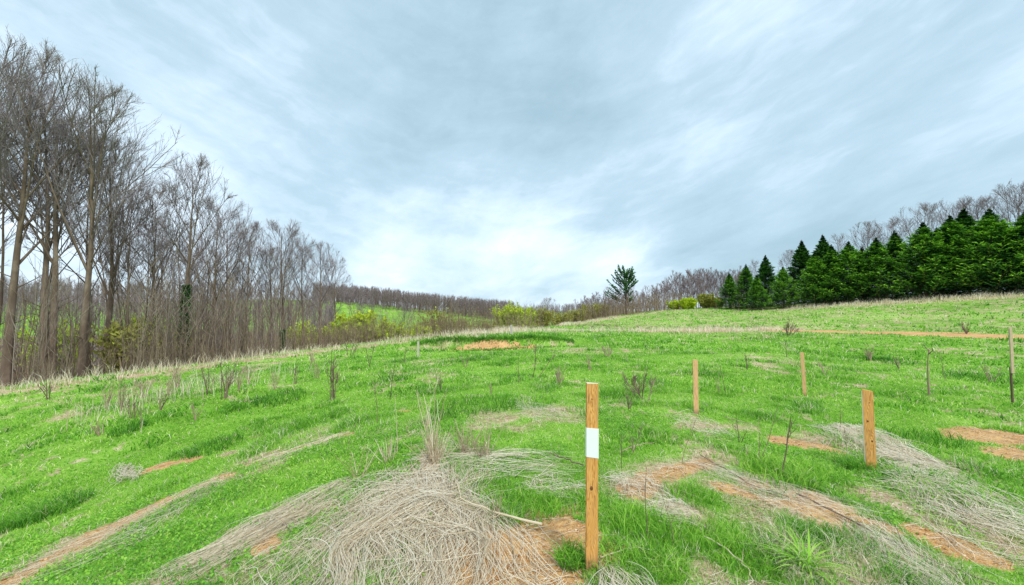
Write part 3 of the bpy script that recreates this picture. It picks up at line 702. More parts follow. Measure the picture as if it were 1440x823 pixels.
# ------------------------------------------------------------------ weeds, canes and sticks
def weed_mesh(h, nst, spread, ntw, r, rng, K=8, twl=.42, bend=.06, ang=(.35, .8), buds=False):
    base = np.stack([rng.normal(0, spread * .25, nst) * h, rng.normal(0, spread * .25, nst) * h, np.full(nst, -.04)], 1)
    d = unit(np.stack([rng.normal(0, spread, nst), rng.normal(0, spread, nst), np.ones(nst)], 1))
    L = h * np.where(np.arange(nst) == 0, 1.0, .55 + .45 * rng.random(nst)) + .04
    P = [base]; pos = base
    for k in range(K - 1):
        d = unit(d + rng.normal(0, bend, d.shape) * np.array([1, 1, .2])); pos = pos + d * (L / (K - 1))[:, None]; P.append(pos)
    P = np.stack(P, 1)
    mb = MB(); V, Q = tubes(P, taper(np.full(nst, r), np.full(nst, r * .4), K), 5)
    mb.add(V, Q, None, np.repeat(.2 + .7 * rng.random(nst), K * 5))
    if ntw:
        n = nst * ntw; idx = np.repeat(np.arange(nst), ntw); t = .25 + .72 * rng.random(n)
        P2 = shoots(P, idx, t, ang[0] + (ang[1] - ang[0]) * rng.random(n), rng.random(n) * 2 * PI, L[idx] * twl * (1.15 - t) * (.5 + rng.random(n)), 5, .4, .1, rng)
        V, Q = tubes(P2, taper(np.full(n, r * .5), np.full(n, r * .25), 5), 3)
        mb.add(V, Q, None, np.repeat(.3 + .6 * rng.random(n), 15))
        n3 = n * 2; idx = np.repeat(np.arange(n), 2); t = .3 + .6 * rng.random(n3)
        P3 = shoots(P2, idx, t, np.full(n3, .6), rng.random(n3) * 2 * PI, L[0] * twl * .3 * (.5 + rng.random(n3)), 3, .3, .1, rng)
        V, Q = tubes(P3, taper(np.full(n3, r * .35), np.full(n3, r * .2), 3), 3)
        mb.add(V, Q, None, np.repeat(.3 + .6 * rng.random(n3), 9))
    return mb
def weed(name, cat, label, px, py, ptop, nst, spread, ntw, r, mat, group=None, **kw):
    b = G(px, py); h = Wp(px, ptop, b[1])[2] - b[2]
    rg = np.random.default_rng(int(px * 7 + py))
    r = max(r * 1.3, b[1] * .0009)
    me = weed_mesh(h, nst, spread, ntw, r, rg, **kw).mesh(name, mat)
    return tag(link(name, me, None, b), label, cat, group)
GW = 'bare saplings and weeds standing in the field'
for a in [
    ('bare_sapling', 'sapling', 'dark many-stemmed bare sapling left of centre near the field edge', 468, 564, 492, 4, .13, 8, .009, M_TWIGD),
    ('bare_sapling', 'sapling', 'single upright dark stem behind the tall dry canes', 548, 562, 490, 1, .03, 3, .006, M_TWIGD),
    ('bare_sapling', 'sapling', 'bare stem leaning left between the many-stemmed sapling and the dry canes', 528, 598, 535, 1, .10, 5, .005, M_STALKG),
    ('bare_shrub', 'shrub', 'small leafless shrub with spreading red-brown twigs left of the plain pale stake', 906, 566, 508, 5, .34, 12, .008, M_TWIGD),
    ('bare_sapling', 'sapling', 'dark curved sapling with one pale side twig left of the tilted stake', 1098, 672, 580, 1, .05, 3, .006, M_TWIGD),
    ('bare_sapling', 'sapling', 'pair of thin curved stems beside the dark sapling and the orange patch', 1068, 655, 566, 2, .07, 2, .0035, M_STALKG),
    ('bare_sapling', 'sapling', 'lone dark thin trunk standing between the thick orange stake and the right edge', 1305, 556, 492, 1, .02, 2, .016, M_TWIGD),
    ('bare_sapling', 'sapling', 'forked leafless sapling right of the bare dirt bank', 756, 532, 484, 2, .18, 6, .008, M_TWIGD),
    ('bare_shrub', 'shrub', 'round reddish leafless shrub at the start of the dirt road', 1108, 472, 448, 7, .35, 8, .012, M_TWIGD),
    ('bare_shrub', 'shrub', 'pale upright tuft shrub beyond the thin leaning stake, in a ring of dark grass', 1223, 508, 486, 8, .16, 4, .008, M_STALKG),
    ('bare_sapling', 'sapling', 'small dead snag below the bare dirt bank, dark with a broken side branch', 655, 516, 498, 2, .2, 4, .010, M_TWIGD),
    ('bare_sapling', 'sapling', 'short dark stem between the forked sapling and the dead snag', 730, 540, 505, 1, .03, 2, .007, M_TWIGD),
    ('bare_shrub', 'shrub', 'tuft of grey dead stems right of the forked sapling', 787, 540, 514, 12, .22, 3, .004, M_STALKG),
    ('bare_shrub', 'shrub', 'low pale dead tuft farther up the field behind the forked sapling', 855, 502, 483, 9, .3, 3, .006, M_STALKG),
    ('bare_sapling', 'sapling', 'bunched dark weed stems on the left slope nearest the tree line gap', 316, 562, 505, 6, .08, 5, .008, M_TWIGD),
    ('bare_sapling', 'sapling', 'reddish upright weed clump left of the bunched dark stems', 225, 578, 548, 4, .08, 3, .006, M_TWIGD),
    ('bare_sapling', 'sapling', 'twin tan weed stalks in the brown weed patch on the left slope', 172, 586, 530, 6, .13, 5, .006, M_STALKG),
    ('bare_sapling', 'sapling', 'thin dark weed near the large tilted mat, alone on the left slope', 198, 606, 560, 1, .05, 3, .005, M_TWIGD),
    ('bare_sapling', 'sapling', 'short seedy weed with twisted stems in the middle of the left slope', 275, 592, 566, 5, .16, 4, .004, M_STALKG),
    ('bare_sapling', 'sapling', 'stout dark broken weed at the blurred left edge below the trees', 66, 562, 530, 3, .2, 3, .012, M_TWIGD),
    ('bare_sapling', 'sapling', 'thin stalk standing alone at the far left of the slope', 94, 606, 572, 1, .05, 2, .006, M_STALKG),
    ('bare_shrub', 'shrub', 'bleached tuft of dead stems low on the left slope', 142, 612, 590, 9, .25, 3, .005, M_STALKG),
    ('bare_shrub', 'shrub', 'small bare shrub on the field edge below the tall ivy tree', 495, 500, 478, 4, .3, 6, .012, M_TWIGD),
    ('bare_sapling', 'sapling', 'thin stem at the field edge just left of the weathered peg', 568, 512, 488, 1, .03, 2, .010, M_TWIGD),
    ('bare_sapling', 'sapling', 'dark thin sapling behind the banded stake on its right', 913, 770, 660, 1, .02, 1, .0028, M_TWIGD),
    ('bare_sapling', 'sapling', 'reddish thin weed stem right of the banded stake', 949, 768, 690, 1, .04, 2, .0025, M_TWIGD),
    ('bare_sapling', 'sapling', 'slim twig standing just right of the white painted band', 874, 660, 610, 1, .03, 3, .0028, M_TWIGD),
    ('bare_sapling', 'sapling', 'slender twiggy stem between the banded stake and the pale stake', 958, 652, 580, 1, .05, 4, .003, M_STALKG),
    ('bare_sapling', 'sapling', 'curved green-brown stem right of the plain pale stake', 1022, 556, 515, 1, .09, 2, .005, M_TWIGD),
    ('bare_sapling', 'sapling', 'pale stalk immediately right of the plain pale stake', 1011, 554, 524, 2, .05, 2, .004, M_STALKG),
    ('bare_sapling', 'sapling', 'thin twig right of the lone dark thin trunk', 1330, 534, 503, 1, .03, 3, .006, M_TWIGD),
    ('bare_sapling', 'sapling', 'thin dark twig left of the thick orange stake', 1181, 604, 570, 1, .03, 2, .004, M_TWIGD),
    ('bare_sapling', 'sapling', 'faint thin stem beyond the leaning stake near the dirt road', 1107, 503, 480, 1, .03, 3, .007, M_TWIGD),
    ('bare_shrub', 'shrub', 'bare dead shrub on the left slope above the brown weed patch', 200, 560, 528, 9, .28, 5, .006, M_STALKG),
    ('bare_shrub', 'shrub', 'wispy tan shrub at the field edge behind the brown weed patch', 250, 545, 515, 8, .22, 4, .006, M_STALKG),
    ('bare_shrub', 'shrub', 'pale wisp of weeds right of the bunched dark stems', 350, 540, 505, 6, .15, 4, .005, M_STALKG),
    ('bare_shrub', 'shrub', 'thin upright weeds in front of the field edge above the many-stemmed sapling', 438, 516, 494, 5, .16, 4, .008, M_STALKG),
    ('bare_shrub', 'shrub', 'brown weed clump left of the small round plants near the dark tuft', 885, 578, 548, 5, .1, 4, .004, M_TWIGD),
]:
    weed(a[0], a[1], a[2], *a[3:11], a[11] if len(a) > 11 else None) if False else weed(a[0], a[1], a[2], a[3], a[4], a[5], a[6], a[7], a[8], a[9], a[10], GW)
for px, py, pt, nst, sp_, ntw, r_, m_, lab in [
    (150, 575, 535, 7, .14, 4, .005, 1, 'tall tan weeds at the left end of the brown weed patch'), (186, 592, 552, 5, .12, 4, .005, 0, 'dark weeds in the front of the brown weed patch'),
    (236, 560, 520, 8, .16, 4, .005, 1, 'tan brush behind the reddish upright weed clump'), (292, 556, 512, 5, .14, 4, .005, 0, 'leaning dark weeds just left of the bunched dark stems'),
    (335, 552, 516, 4, .12, 4, .005, 1, 'light weeds just right of the bunched dark stems'), (385, 548, 522, 6, .2, 3, .005, 1, 'low pale weeds midway between bunched stems and many-stemmed sapling'),
    (415, 540, 505, 3, .1, 4, .006, 0, 'thin dark weeds left of the many-stemmed sapling'), (446, 533, 508, 4, .16, 3, .006, 1, 'faint weeds behind the many-stemmed sapling'),
    (520, 520, 486, 2, .1, 3, .008, 0, 'dark stem between the many-stemmed sapling and the weathered peg'), (620, 552, 524, 3, .12, 3, .006, 0, 'small dark twigs between the two dark grass tufts'),
    (690, 560, 536, 3, .15, 3, .005, 1, 'tan twigs above the largest dark grass tuft'), (830, 522, 498, 5, .2, 3, .007, 1, 'pale weeds up the field behind the banded stake'),
    (1050, 520, 496, 3, .14, 3, .007, 0, 'dark twigs beyond the gap between the two plain stakes'), (1160, 528, 506, 4, .2, 3, .007, 1, 'light weeds right of the thin leaning stake'),
    (1265, 520, 494, 3, .14, 3, .008, 0, 'dark weeds left of the lone dark thin trunk'), (1395, 540, 506, 5, .2, 3, .007, 1, 'pale weeds left of the marker at the right edge'),
    (1040, 628, 585, 2, .1, 3, .004, 0, 'forked twig left of the pair of thin curved stems'), (1190, 640, 598, 2, .06, 2, .004, 1, 'pale upright twig in the grey tangle by the thick orange stake'),
    (890, 640, 600, 2, .1, 3, .004, 0, 'forked dark twig right of the white painted band'), (1360, 470, 452, 6, .3, 4, .012, 0, 'dark weeds beside the dirt road toward the right edge')]:
    weed('bare_weed', 'weed', lab, px, py, pt, nst, sp_, ntw, r_, M_STALKG if m_ else M_TWIGD, 'dry weeds scattered over the slopes')
weed('dry_canes', 'canes', 'tall bleached canes rising at the top of the large foreground mat', 607, 652, 540, 7, .07, 1, .0052, M_STRAW, K=10, bend=.05)
weed('dry_canes', 'canes', 'tall leaning cane left of the other canes, with a dark tip', 558, 640, 555, 1, .05, 0, .004, M_STRAW, K=10)
for n_, (px, py, pt, k, lab) in enumerate([(612, 652, 590, 34, 'dense clump of short upright dry stalks at the foot of the tall canes'), (655, 640, 585, 22, 'upright grey-tan stalks right of the tall canes'), (545, 650, 610, 18, 'upright dry stalks left of the tall canes'),
                              (680, 648, 595, 14, 'outermost upright stalks on the right of the dry clump'), (505, 672, 620, 8, 'sparse dark stalks at the left of the foreground mat'), (700, 735, 690, 10, 'few short upright stalks beside the pale fallen branch'), (600, 560 + 40, 575, 10, 'thin upright stalks far behind the tall canes')]):
    weed('stalk_clump', 'dry stalks', lab, px, py, pt, int(k * 1.5), .34, 1, .0030, M_STRAW if n_ % 2 == 0 else M_STALKG, 'upright clumps of dry stalks around the foreground mat', twl=.12)

def stick(label, pts, r, mat, lift=.02):
    P = np.array([G(*p) for p in pts]); K = 14
    s = np.linspace(0, len(P) - 1, K); i_ = np.minimum(s.astype(int), len(P) - 2); f_ = (s - i_)[:, None]
    Q_ = P[i_] * (1 - f_) + P[i_ + 1] * f_
    Q_[1:-1] += rng.normal(0, .006, (K - 2, 3)); Q_[:, 2] = np.maximum(Q_[:, 2], height(Q_[:, 0], Q_[:, 1])) + lift
    R = np.linspace(r, r * .45, K)[None]
    mb = MB(); V, Q = tubes(Q_[None], R, 7); mb.add(V, Q, None, .3 + .5 * rng.random(len(V)))
    for k in (4, 8):
        d = unit(rng.normal(0, 1, 3) * np.array([1, 1, .2])); e = np.stack([Q_[k], Q_[k] + d * .06, Q_[k] + d * .13 + np.array([0, 0, .02])])[None]
        V, Q = tubes(e, np.array([[r * .45, r * .35, r * .2]]), 4); mb.add(V, Q, None, .4)
    return tag(link('fallen_branch', mb.mesh('fallen_branch', mat)), label, 'branch')
stick('pale smooth fallen branch lying right of the large foreground mat', [(762, 752), (700, 738), (648, 715), (640, 690)], .009, M_STRAW, .07)
stick('dark short fallen branch pointing at the banded stake', [(820, 662), (790, 652), (772, 645)], .007, M_TWIGD, .05)
stick('long thin grey branch snaking across the brown strip', [(985, 645), (1020, 665), (1060, 690), (1110, 705)], .005, M_TWIGD, .03)
stick('pale twig slanting to the bottom edge right of the banded stake', [(990, 765), (1025, 785), (1050, 810), (1060, 830)], .005, M_STRAW, .04)
stick('long dark branch sloping down to the lower right corner', [(1120, 700), (1200, 740), (1290, 790), (1400, 830)], .007, M_TWIGD, .03)
stick('pale twig curving from the foot of the banded stake', [(845, 792), (880, 780), (910, 778), (950, 800), (975, 825)], .004, M_STRAW, .03)
stick('grey bent twig in the grass below the plain pale stake', [(875, 640), (895, 632), (920, 628)], .006, M_STALKG, .04)
stick('pale bent twig on the grass beside the pair of thin curved stems', [(1020, 590), (1045, 597), (1062, 602)], .006, M_STALKG, .03)
stick('thin red-brown twig on the left side of the foreground mat', [(395, 740), (410, 755)], .004, M_TWIGD, .03)

# broad-bladed clump near the bottom right
bb = G(1135, 800)
mb = MB(); n = 70; K = 8
az = rng.random(n) * 2 * PI; L = .16 + .16 * rng.random(n); el = .5 + .8 * rng.random(n)
tt = np.linspace(0, 1, K)[None]
hx = (L[:, None] * (np.cos(el)[:, None] * tt + .35 * tt ** 2)); hz = L[:, None] * (np.sin(el)[:, None] * tt - .38 * tt ** 2.4)
bp = np.stack([rng.normal(0, .02, n), rng.normal(0, .02, n)], 1)
C3 = np.stack([bp[:, :1] + hx * np.cos(az)[:, None], bp[:, 1:] + hx * np.sin(az)[:, None], hz - .01], -1)
wd_ = (.0055 * (1 - tt ** 2.2) + .0004); sd_ = np.stack([-np.sin(az), np.cos(az), 0 * az], 1)[:, None, :] * wd_[..., None]
V = np.stack([C3 - sd_, C3 + sd_], 2).reshape(-1, 3)
i_ = (np.arange(n)[:, None] * K + np.arange(K - 1)[None]) * 2
Q = np.stack([i_, i_ + 1, i_ + 3, i_ + 2], -1).reshape(-1, 4)
mb.add(V, Q, None, np.repeat(.45 + .4 * rng.random(n), K * 2))
tag(link('leafy_clump', mb.mesh('leafy_clump', M_GRASS), None, bb), 'broad-bladed green clump at the bottom edge below the brown strip', 'plant')

# ------------------------------------------------------------------ bare trees
def bare_tree(name, seed, H=16.0, fork=.36, wide=.24, nl=16, n2=9, n3=7, n4=4, lean=0.0, multi=1, tw=.008, mats=None, r0=.19, umax=.55, limb=.5, a0=.34):
    """tall straight trunk, ascending limbs, and a rounded vase-shaped crown of fine twigs"""
    rg = np.random.default_rng(seed)
    K = 14; P = []
    for m_ in range(multi):
        d = unit(np.array([rg.normal(0, .02) + lean, rg.normal(0, .02), 1.0])); pos = np.array([.35 * m_, .12 * m_, -.5]); pts = [pos]
        for k in range(K - 1):
            d = unit(d + np.array([rg.normal(0, .03), rg.normal(0, .03), .06])); pos = pos + d * (H * (.90 - .1 * m_) + .5) / (K - 1); pts.append(pos)
        P.append(pts)
    P0 = np.array(P)
    zf = H * fork * .9; ax = P0[:, :, :].mean(0)
    def inside(P_):
        z = P_[..., 2]; u = np.clip((z - zf) / (H - zf), 0, 1.0)
        f = np.where(u < umax, .30 + .70 * np.sin(u / umax * PI / 2) ** 1.1, np.sqrt(np.clip(1 - ((u - umax) / (1 - umax)) ** 2.2, .0, 1)))
        cx = np.interp(z, ax[:, 2], ax[:, 0]); cy = np.interp(z, ax[:, 2], ax[:, 1])
        dx = P_[..., 0] - cx; dy = P_[..., 1] - cy; th_ = np.arctan2(dy, dx)
        lim = H * wide * f * (1 + .16 * np.sin(th_ * 2 + seed) + .12 * np.sin(th_ * 3 + z * .9 + seed * 2)) * (1 + .10 * rg.normal(0, 1, P_.shape[0]))[:, None] + .1
        return (np.hypot(dx, dy) < lim) & (z < H)
    def env(P_):
        """cut each branch where it would leave the crown"""
        N_, K_ = P_.shape[:2]; o_ = ~inside(P_); o_[:, 0] = False
        first = np.where(o_.any(1), o_.argmax(1), K_); fr_ = np.clip((first - .5) / (K_ - 1), .04, 1.0)
        out_ = [interp(P_, np.arange(N_), np.minimum(fr_ * q_, .9999))[0] for q_ in np.linspace(0, 1, K_)]
        return np.stack(out_, 1)
    R0 = taper(np.full(multi, r0), np.full(multi, .015), K, .9); R0[:, 0] *= 1.45; R0[:, 1] *= 1.06
    tr = MB(); V, Q = tubes(P0, R0, 9); tr.add(V, Q, None, .35 + .3 * rg.random(len(V)))
    n = nl * multi; idx = np.repeat(np.arange(multi), nl)
    q = (np.tile(np.arange(nl), multi) + rg.random(n) * .8) / nl
    t = fork + (.96 - fork) * q ** 1.15
    L1 = (H * (1 - t)) * (.95 + .25 * rg.random(n)) + .6
    P1 = env(shoots(P0, idx, t, a0 + .42 * rg.random(n) * (.6 + wide * 2.2), np.arange(n) * 2.4 + rg.normal(0, .4, n), L1, 10, .22, .045, rg))
    rb = np.interp(t, np.linspace(0, 1, K), R0[0]) * (.35 + .3 * rg.random(n))
    V, Q = tubes(P1, taper(rb, np.full(n, .010), 10, .8), 6); tr.add(V, Q, None, .3 + .3 * rg.random(len(V)))
    ns = 4; Ps = shoots(P0, np.zeros(ns, int), .15 + .25 * rg.random(ns), np.full(ns, 1.1), rg.random(ns) * 6.3, .5 + 1.4 * rg.random(ns), 5, .1, .1, rg)
    V, Q = tubes(Ps, taper(np.full(ns, .025), np.full(ns, .007), 5), 4); tr.add(V, Q, None, .4)
    cr = MB(); nn = n * n2; idx = np.repeat(np.arange(n), n2); t = .2 + .78 * rg.random(nn)
    L2 = np.maximum(L1[idx] * .5 * (1.12 - .8 * t), .5) * (.6 + .6 * rg.random(nn)) + .25
    P2 = env(shoots(P1, idx, t, .38 + .3 * rg.random(nn), rg.random(nn) * 2 * PI, L2, 6, .25, .04, rg))
    V, Q = tubes(P2, taper(np.full(nn, tw * 2.1), np.full(nn, tw), 6), 4); cr.add(V, Q, None, .25 + .3 * rg.random(len(V)))
    n3t = nn * n3; idx = np.repeat(np.arange(nn), n3); t = .15 + .83 * rg.random(n3t)
    L3 = L2[idx] * .5 * (1.2 - .6 * t) * (.6 + .8 * rg.random(n3t)) + .15
    P3 = env(shoots(P2, idx, t, .38 + .3 * rg.random(n3t), rg.random(n3t) * 2 * PI, L3, 4, .2, .03, rg))
    V, Q = tubes(P3, taper(np.full(n3t, tw), np.full(n3t, tw * .6), 4), 3); cr.add(V, Q, None, np.repeat(.3 + .5 * rg.random(n3t), 12))
    if n4:
        n4t = n3t * n4; idx = np.repeat(np.arange(n3t), n4); t = .1 + .88 * rg.random(n4t)
        P4 = env(shoots(P3, idx, t, .4 + .3 * rg.random(n4t), rg.random(n4t) * 2 * PI, .14 + .34 * rg.random(n4t), 2, .2, .03, rg))
        V, Q = tubes(P4, taper(np.full(n4t, tw * .6), np.full(n4t, tw * .4), 2), 3); cr.add(V, Q, None, np.repeat(.5 + .5 * rg.random(n4t), 6))
    mats = mats or (M_BARK, M_TWIG)
    return tr.mesh('trunk', mats[0], True), cr.mesh('crown', mats[1]), P0, H
VAR = [bare_tree('a', 1, fork=.42, wide=.17, nl=14, n2=8), bare_tree('b', 2, fork=.40, wide=.235, nl=15, n2=8, umax=.6, a0=.36), bare_tree('c', 3, fork=.45, wide=.13, nl=12, n2=8, n3=6, n4=3, r0=.14),
       bare_tree('d', 4, fork=.48, wide=.16, nl=9, multi=2), bare_tree('e', 5, fork=.38, wide=.22, nl=14, n2=8, lean=.04, umax=.62, a0=.36),
       bare_tree('f', 6, fork=.55, wide=.09, nl=8, n2=6, n3=5, n4=3, r0=.10), bare_tree('g', 8, fork=.60, wide=.08, nl=7, n2=5, n3=5, n4=3, r0=.09)]
GB = 'bare deciduous trees along the left edge of the field'
def place_tree(var, px, Y, ptop, label, group, yaw=None, lean=0.0, sx_=1.0, xy=None, cat='tree', nm='bare_tree'):
    tr, cr, _, H = var
    if xy is None: x = (px - W0 / 2) / FPX * Y; y = Y
    else: x, y = xy
    z = float(height(x, y)[0])
    top_z = Wp(px, ptop, y)[2]
    s = max((top_z - z) / (H * .985), .2)
    o = tag(link(nm, None, None, (x, y, z)), label, cat, group)
    o.rotation_euler = (0, lean, random.uniform(0, 6.28) if yaw is None else yaw)
    o.scale = (s * sx_, s * sx_, s)
    a = link('trunk', tr, o); b = link('crown', cr, o)
    return o
skx = [-120, 0, 60, 110, 150, 200, 240, 262, 300, 345, 400, 440, 475, 500, 560, 620]
sky_ = [20, 85, 100, 150, 190, 250, 260, 265, 290, 325, 335, 345, 375, 410, 425, 430]
heroes = [
 (-30, 18.5, 70, 1, 'huge bare tree cut off by the left frame edge'), (16, 17.5, 64, 0, 'tall bare tree at the left frame edge with crown reaching highest'), (64, 18.5, 104, 3, 'forked bare tree just right of the one at the left frame edge'),
 (84, 20, 150, 2, 'straight dark trunk bare tree left of the big leaning-crowned tree'), (118, 18, 113, 4, 'big brown-barked bare tree with broad crown spreading right'), (152, 21, 190, 4, 'bare tree with wide crown just right of the big brown-barked tree'),
 (185, 21, 255, 2, 'slim bare tree in the gap left of the ivy tree'), (210, 22, 258, 0, 'round-crowned bare tree left of the ivy tree'), (260, 21.5, 219, 0, 'tall bare tree standing above its neighbours, trunk wrapped in dark ivy'),
 (302, 25, 282, 1, 'broad bare tree immediately right of the ivy tree'), (345, 27, 312, 0, 'bare tree with wide crown midway along the left tree line'), (400, 29, 312, 1, 'vase-shaped bare tree, highest of the far end of the left row'),
 (428, 31, 331, 2, 'narrow bare tree right of the vase-shaped one'), (449, 33, 340, 0, 'bare tree third from the right end of the left row'), (474, 35, 357, 2, 'thin bare tree ending the left row against the open sky'),
 (380, 28, 345, 4, 'bare tree left of the vase-shaped one with low crown'), (130, 24, 205, 2, 'slender bare tree behind the big brown-barked tree'), (322, 27, 300, 2, 'straight bare tree between the broad one and the wide-crowned one')]
VAR_ROT = {8: 0.3}
for k, (px, Y, pt, v, lab) in enumerate(heroes):
    o = place_tree(VAR[v], px, Y, pt, lab, GB, yaw=random.uniform(-.8, .8), sx_=1.0)
    if k in (8, 10, 11):     # ivy climbing the trunk
        s = o.scale[0]; P0 = VAR[v][2][0]; n = 2600
        t = rng.random(n) ** .8 * (.42 if k == 8 else .25); pos, _ = interp(P0[None], np.zeros(n, int), t + .03)
        a = rng.random(n) * 2 * PI; rad = (.20 - .12 * t) + .10 * rng.random(n)
        c0 = pos + np.stack([np.cos(a) * rad, np.sin(a) * rad, 0 * a], 1)
        uu = rng.normal(0, .06, (n, 3)); vv = rng.normal(0, .06, (n, 3))
        V = np.stack([c0 - uu, c0 + vv, c0 + uu, c0 - vv], 1).reshape(-1, 3)
        link('ivy', MB().add(V, np.arange(n * 4).reshape(-1, 4), None, np.repeat(rng.random(n), 4)).mesh('ivy', M_IVY), o)
def ordinal(k):
    w_ = ['first', 'second', 'third', 'fourth', 'fifth', 'sixth', 'seventh', 'eighth', 'ninth', 'tenth', 'eleventh', 'twelfth']
    if k < 12: return w_[k]
    n_ = k + 1
    return str(n_) + ('th' if 10 <= n_ % 100 <= 20 else {1: 'st', 2: 'nd', 3: 'rd'}.get(n_ % 10, 'th'))
def number_labels(items, zones_):
    """items (px, object); zones (from, to, text with {}): each object its own place in its row"""
    for a_, b_, tx in zones_:
        row = sorted([it for it in items if a_ <= it[0] < b_], key=lambda it: it[0])
        for k_, it in enumerate(row): it[1]['label'] = tx.format(ordinal(k_))
items = []
for k in range(42):
    px = -90 + 575 * ((k * .618034) % 1.0); fr = random.random()
    if px < 120 and k % 3 != 0: continue
    edgeY = np.interp(px, [-90, 0, 200, 380, 470, 520], [15, 17, 20, 25, 31, 36])
    Y = edgeY * (1.05 + .8 * fr)
    pt = np.interp(px, skx, sky_) + 22 + 60 * random.random() ** 1.2 + 25 * fr
    items.append((px, place_tree(VAR[random.choice([2, 5, 6, 5, 6, 5, 2, 6])], px, Y, min(pt, 425), None, GB, sx_=random.uniform(.8, 1.15), lean=random.uniform(-.05, .05))))
number_labels(items, [(-999, 90, '{} from the left of the slender trees before the big brown-barked tree'), (90, 245, '{} slender tree from the left between the brown-barked and ivy trees'),
                      (245, 395, '{} slender tree from the left between the ivy and vase-shaped trees'), (395, 999, '{} from the left of the slender trees right of the vase-shaped tree')])
for px, Y, pt, v, lab in [(572, 58, 424, 1, 'small dark bare tree standing alone beside the bright green bushes'), (545, 62, 425, 5, 'pale thin tree between the bright green bush and the small dark tree'), (500, 60, 405, 4, 'low bare tree leaning right past the end of the left row'), (531, 64, 440, 5, 'stubby thin trunk behind the bright green bush'), (515, 70, 412, 2, 'faint bare tree behind the leaning one')]:
    place_tree(VAR[v], px, Y, pt, lab, 'lone trees between the left row and the bushes', sx_=.9)

# saplings at the foot of the left wood
def sapling_mesh(seed):
    rg = np.random.default_rng(seed)
    return weed_mesh(4.5, 2, .05, 9, .028, rg, K=9, twl=.32).mesh('sapling', M_BRUSH)
SAP = [sapling_mesh(s) for s in range(30, 36)]
items = []
for k in range(44):
    px = -60 + 560 * ((k * .7548776) % 1.0)
    Y = np.interp(px, [-90, 0, 200, 380, 470, 520], [15.4, 16.5, 19.8, 25, 31, 35]) * random.uniform(1.0, 1.35)
    x = (px - 720) / FPX * Y; z = float(height(x, Y)[0])
    o = link('sapling', SAP[k % 6], None, (x, Y, z)); s = random.uniform(.5, 1.15) * (1 + .012 * max(0, Y - 20)); o.scale = (s, s, s); o.rotation_euler = (0, random.uniform(-.08, .08), random.uniform(0, 6))
    tag(o, None, 'sapling', 'thin saplings in the thicket under the left trees'); items.append((px, o))
number_labels(items, [(-999, 105, '{} thin sapling from the left in the thicket before the big brown-barked tree'), (105, 262, '{} thin sapling from the left in the thicket between the brown-barked and ivy trees'),
                      (262, 400, '{} thin sapling from the left in the thicket between the ivy and vase-shaped trees'), (400, 999, '{} thin sapling from the left in the thicket past the vase-shaped tree')])

# brush: a thicket nobody could count
def brush(name, label, pts_xy, hts, mat, rad=.012, tw=4, spread=.16, buds=None):
    x, y = pts_xy[:, 0], pts_xy[:, 1]; n = len(x); z = height(x, y) - .1
    d = unit(np.stack([rng.normal(0, spread, n), rng.normal(0, spread, n), np.ones(n)], 1))
    base = np.stack([x, y, z], 1); K = 4; P = [base]; pos = base
    for k in range(K - 1):
        d = unit(d + rng.normal(0, .07, d.shape)); pos = pos + d * (hts / (K - 1))[:, None]; P.append(pos)
    P = np.stack(P, 1); mb = MB(); rr_ = np.maximum(rad, .00022 * np.hypot(x, y))
    V, Q = tubes(P, taper(rr_, rr_ * .4, K), 3); mb.add(V, Q, None, np.repeat(rng.random(n), K * 3))
    m_ = n * tw; idx = np.repeat(np.arange(n), tw)
    P2 = shoots(P, idx, .2 + .75 * rng.random(m_), .4 + .6 * rng.random(m_), rng.random(m_) * 6.3, hts[idx] * (.15 + .25 * rng.random(m_)), 3, .4, .08)
    V, Q = tubes(P2, taper(rr_[idx] * .5, rr_[idx] * .3, 3), 3); mb.add(V, Q, None, np.repeat(rng.random(m_), 9))
    return tag(link(name, mb.mesh(name, mat)), label, 'brush', kind='stuff')
def along(pts, n, o0, o1):
    pts = [np.asarray(p)[:2] for p in pts]; L = np.array([np.linalg.norm(b - a) for a, b in zip(pts[:-1], pts[1:])]); c = np.cumsum(L) / L.sum()
    u = rng.random(n); k = np.searchsorted(c, u); k = np.minimum(k, len(L) - 1)
    a = np.array(pts)[k]; b = np.array(pts)[k + 1]; t = rng.random(n)[:, None]
    nr = (b - a); nr = np.stack([-nr[:, 1], nr[:, 0]], 1) / np.linalg.norm(nr, axis=1)[:, None]
    return a + (b - a) * t + nr * (o0 + (o1 - o0) * rng.random(n) ** 1.2)[:, None]
EW = EDGE[2:]
bp = along(EW[:9], 3000, .8, 18); brush('undergrowth', 'brown twiggy undergrowth filling the foot of the left wood', bp, .3 + 1.2 * rng.random(len(bp)) ** 2 + .03 * np.hypot(bp[:, 0], bp[:, 1]), M_BRUSH, .007)
bp = along(EW[:6], 420, 2.5, 17); brush('pole_thicket', 'dense thicket of thin bare grey-brown poles between the left trees', bp, 1.6 + 3.2 * rng.random(len(bp)) + .04 * np.hypot(bp[:, 0], bp[:, 1]), M_POLE, .015, 5, .05)
bp = along(EDGE[6:], 1300, 5, 26); bp = bp[(bp[:, 0] / bp[:, 1] > -.12) | (rng.random(len(bp)) < .45)]; brush('undergrowth', 'brown bare brush between the left row and the lone pine', bp[np.abs(bp[:, 0] / bp[:, 1] - .285) > .03], (.3 + 1.3 * rng.random(len(bp)))[np.abs(bp[:, 0] / bp[:, 1] - .285) > .03], M_BRUSH, .014)
bp = along(BOUND[len(EDGE) - 1:len(EDGE) + 3], 1600, 1, 9); brush('undergrowth', 'brown bare brush under the pale tree row right of the lone pine', bp, 1.0 + 2.4 * rng.random(len(bp)), M_BRUSH, .02)

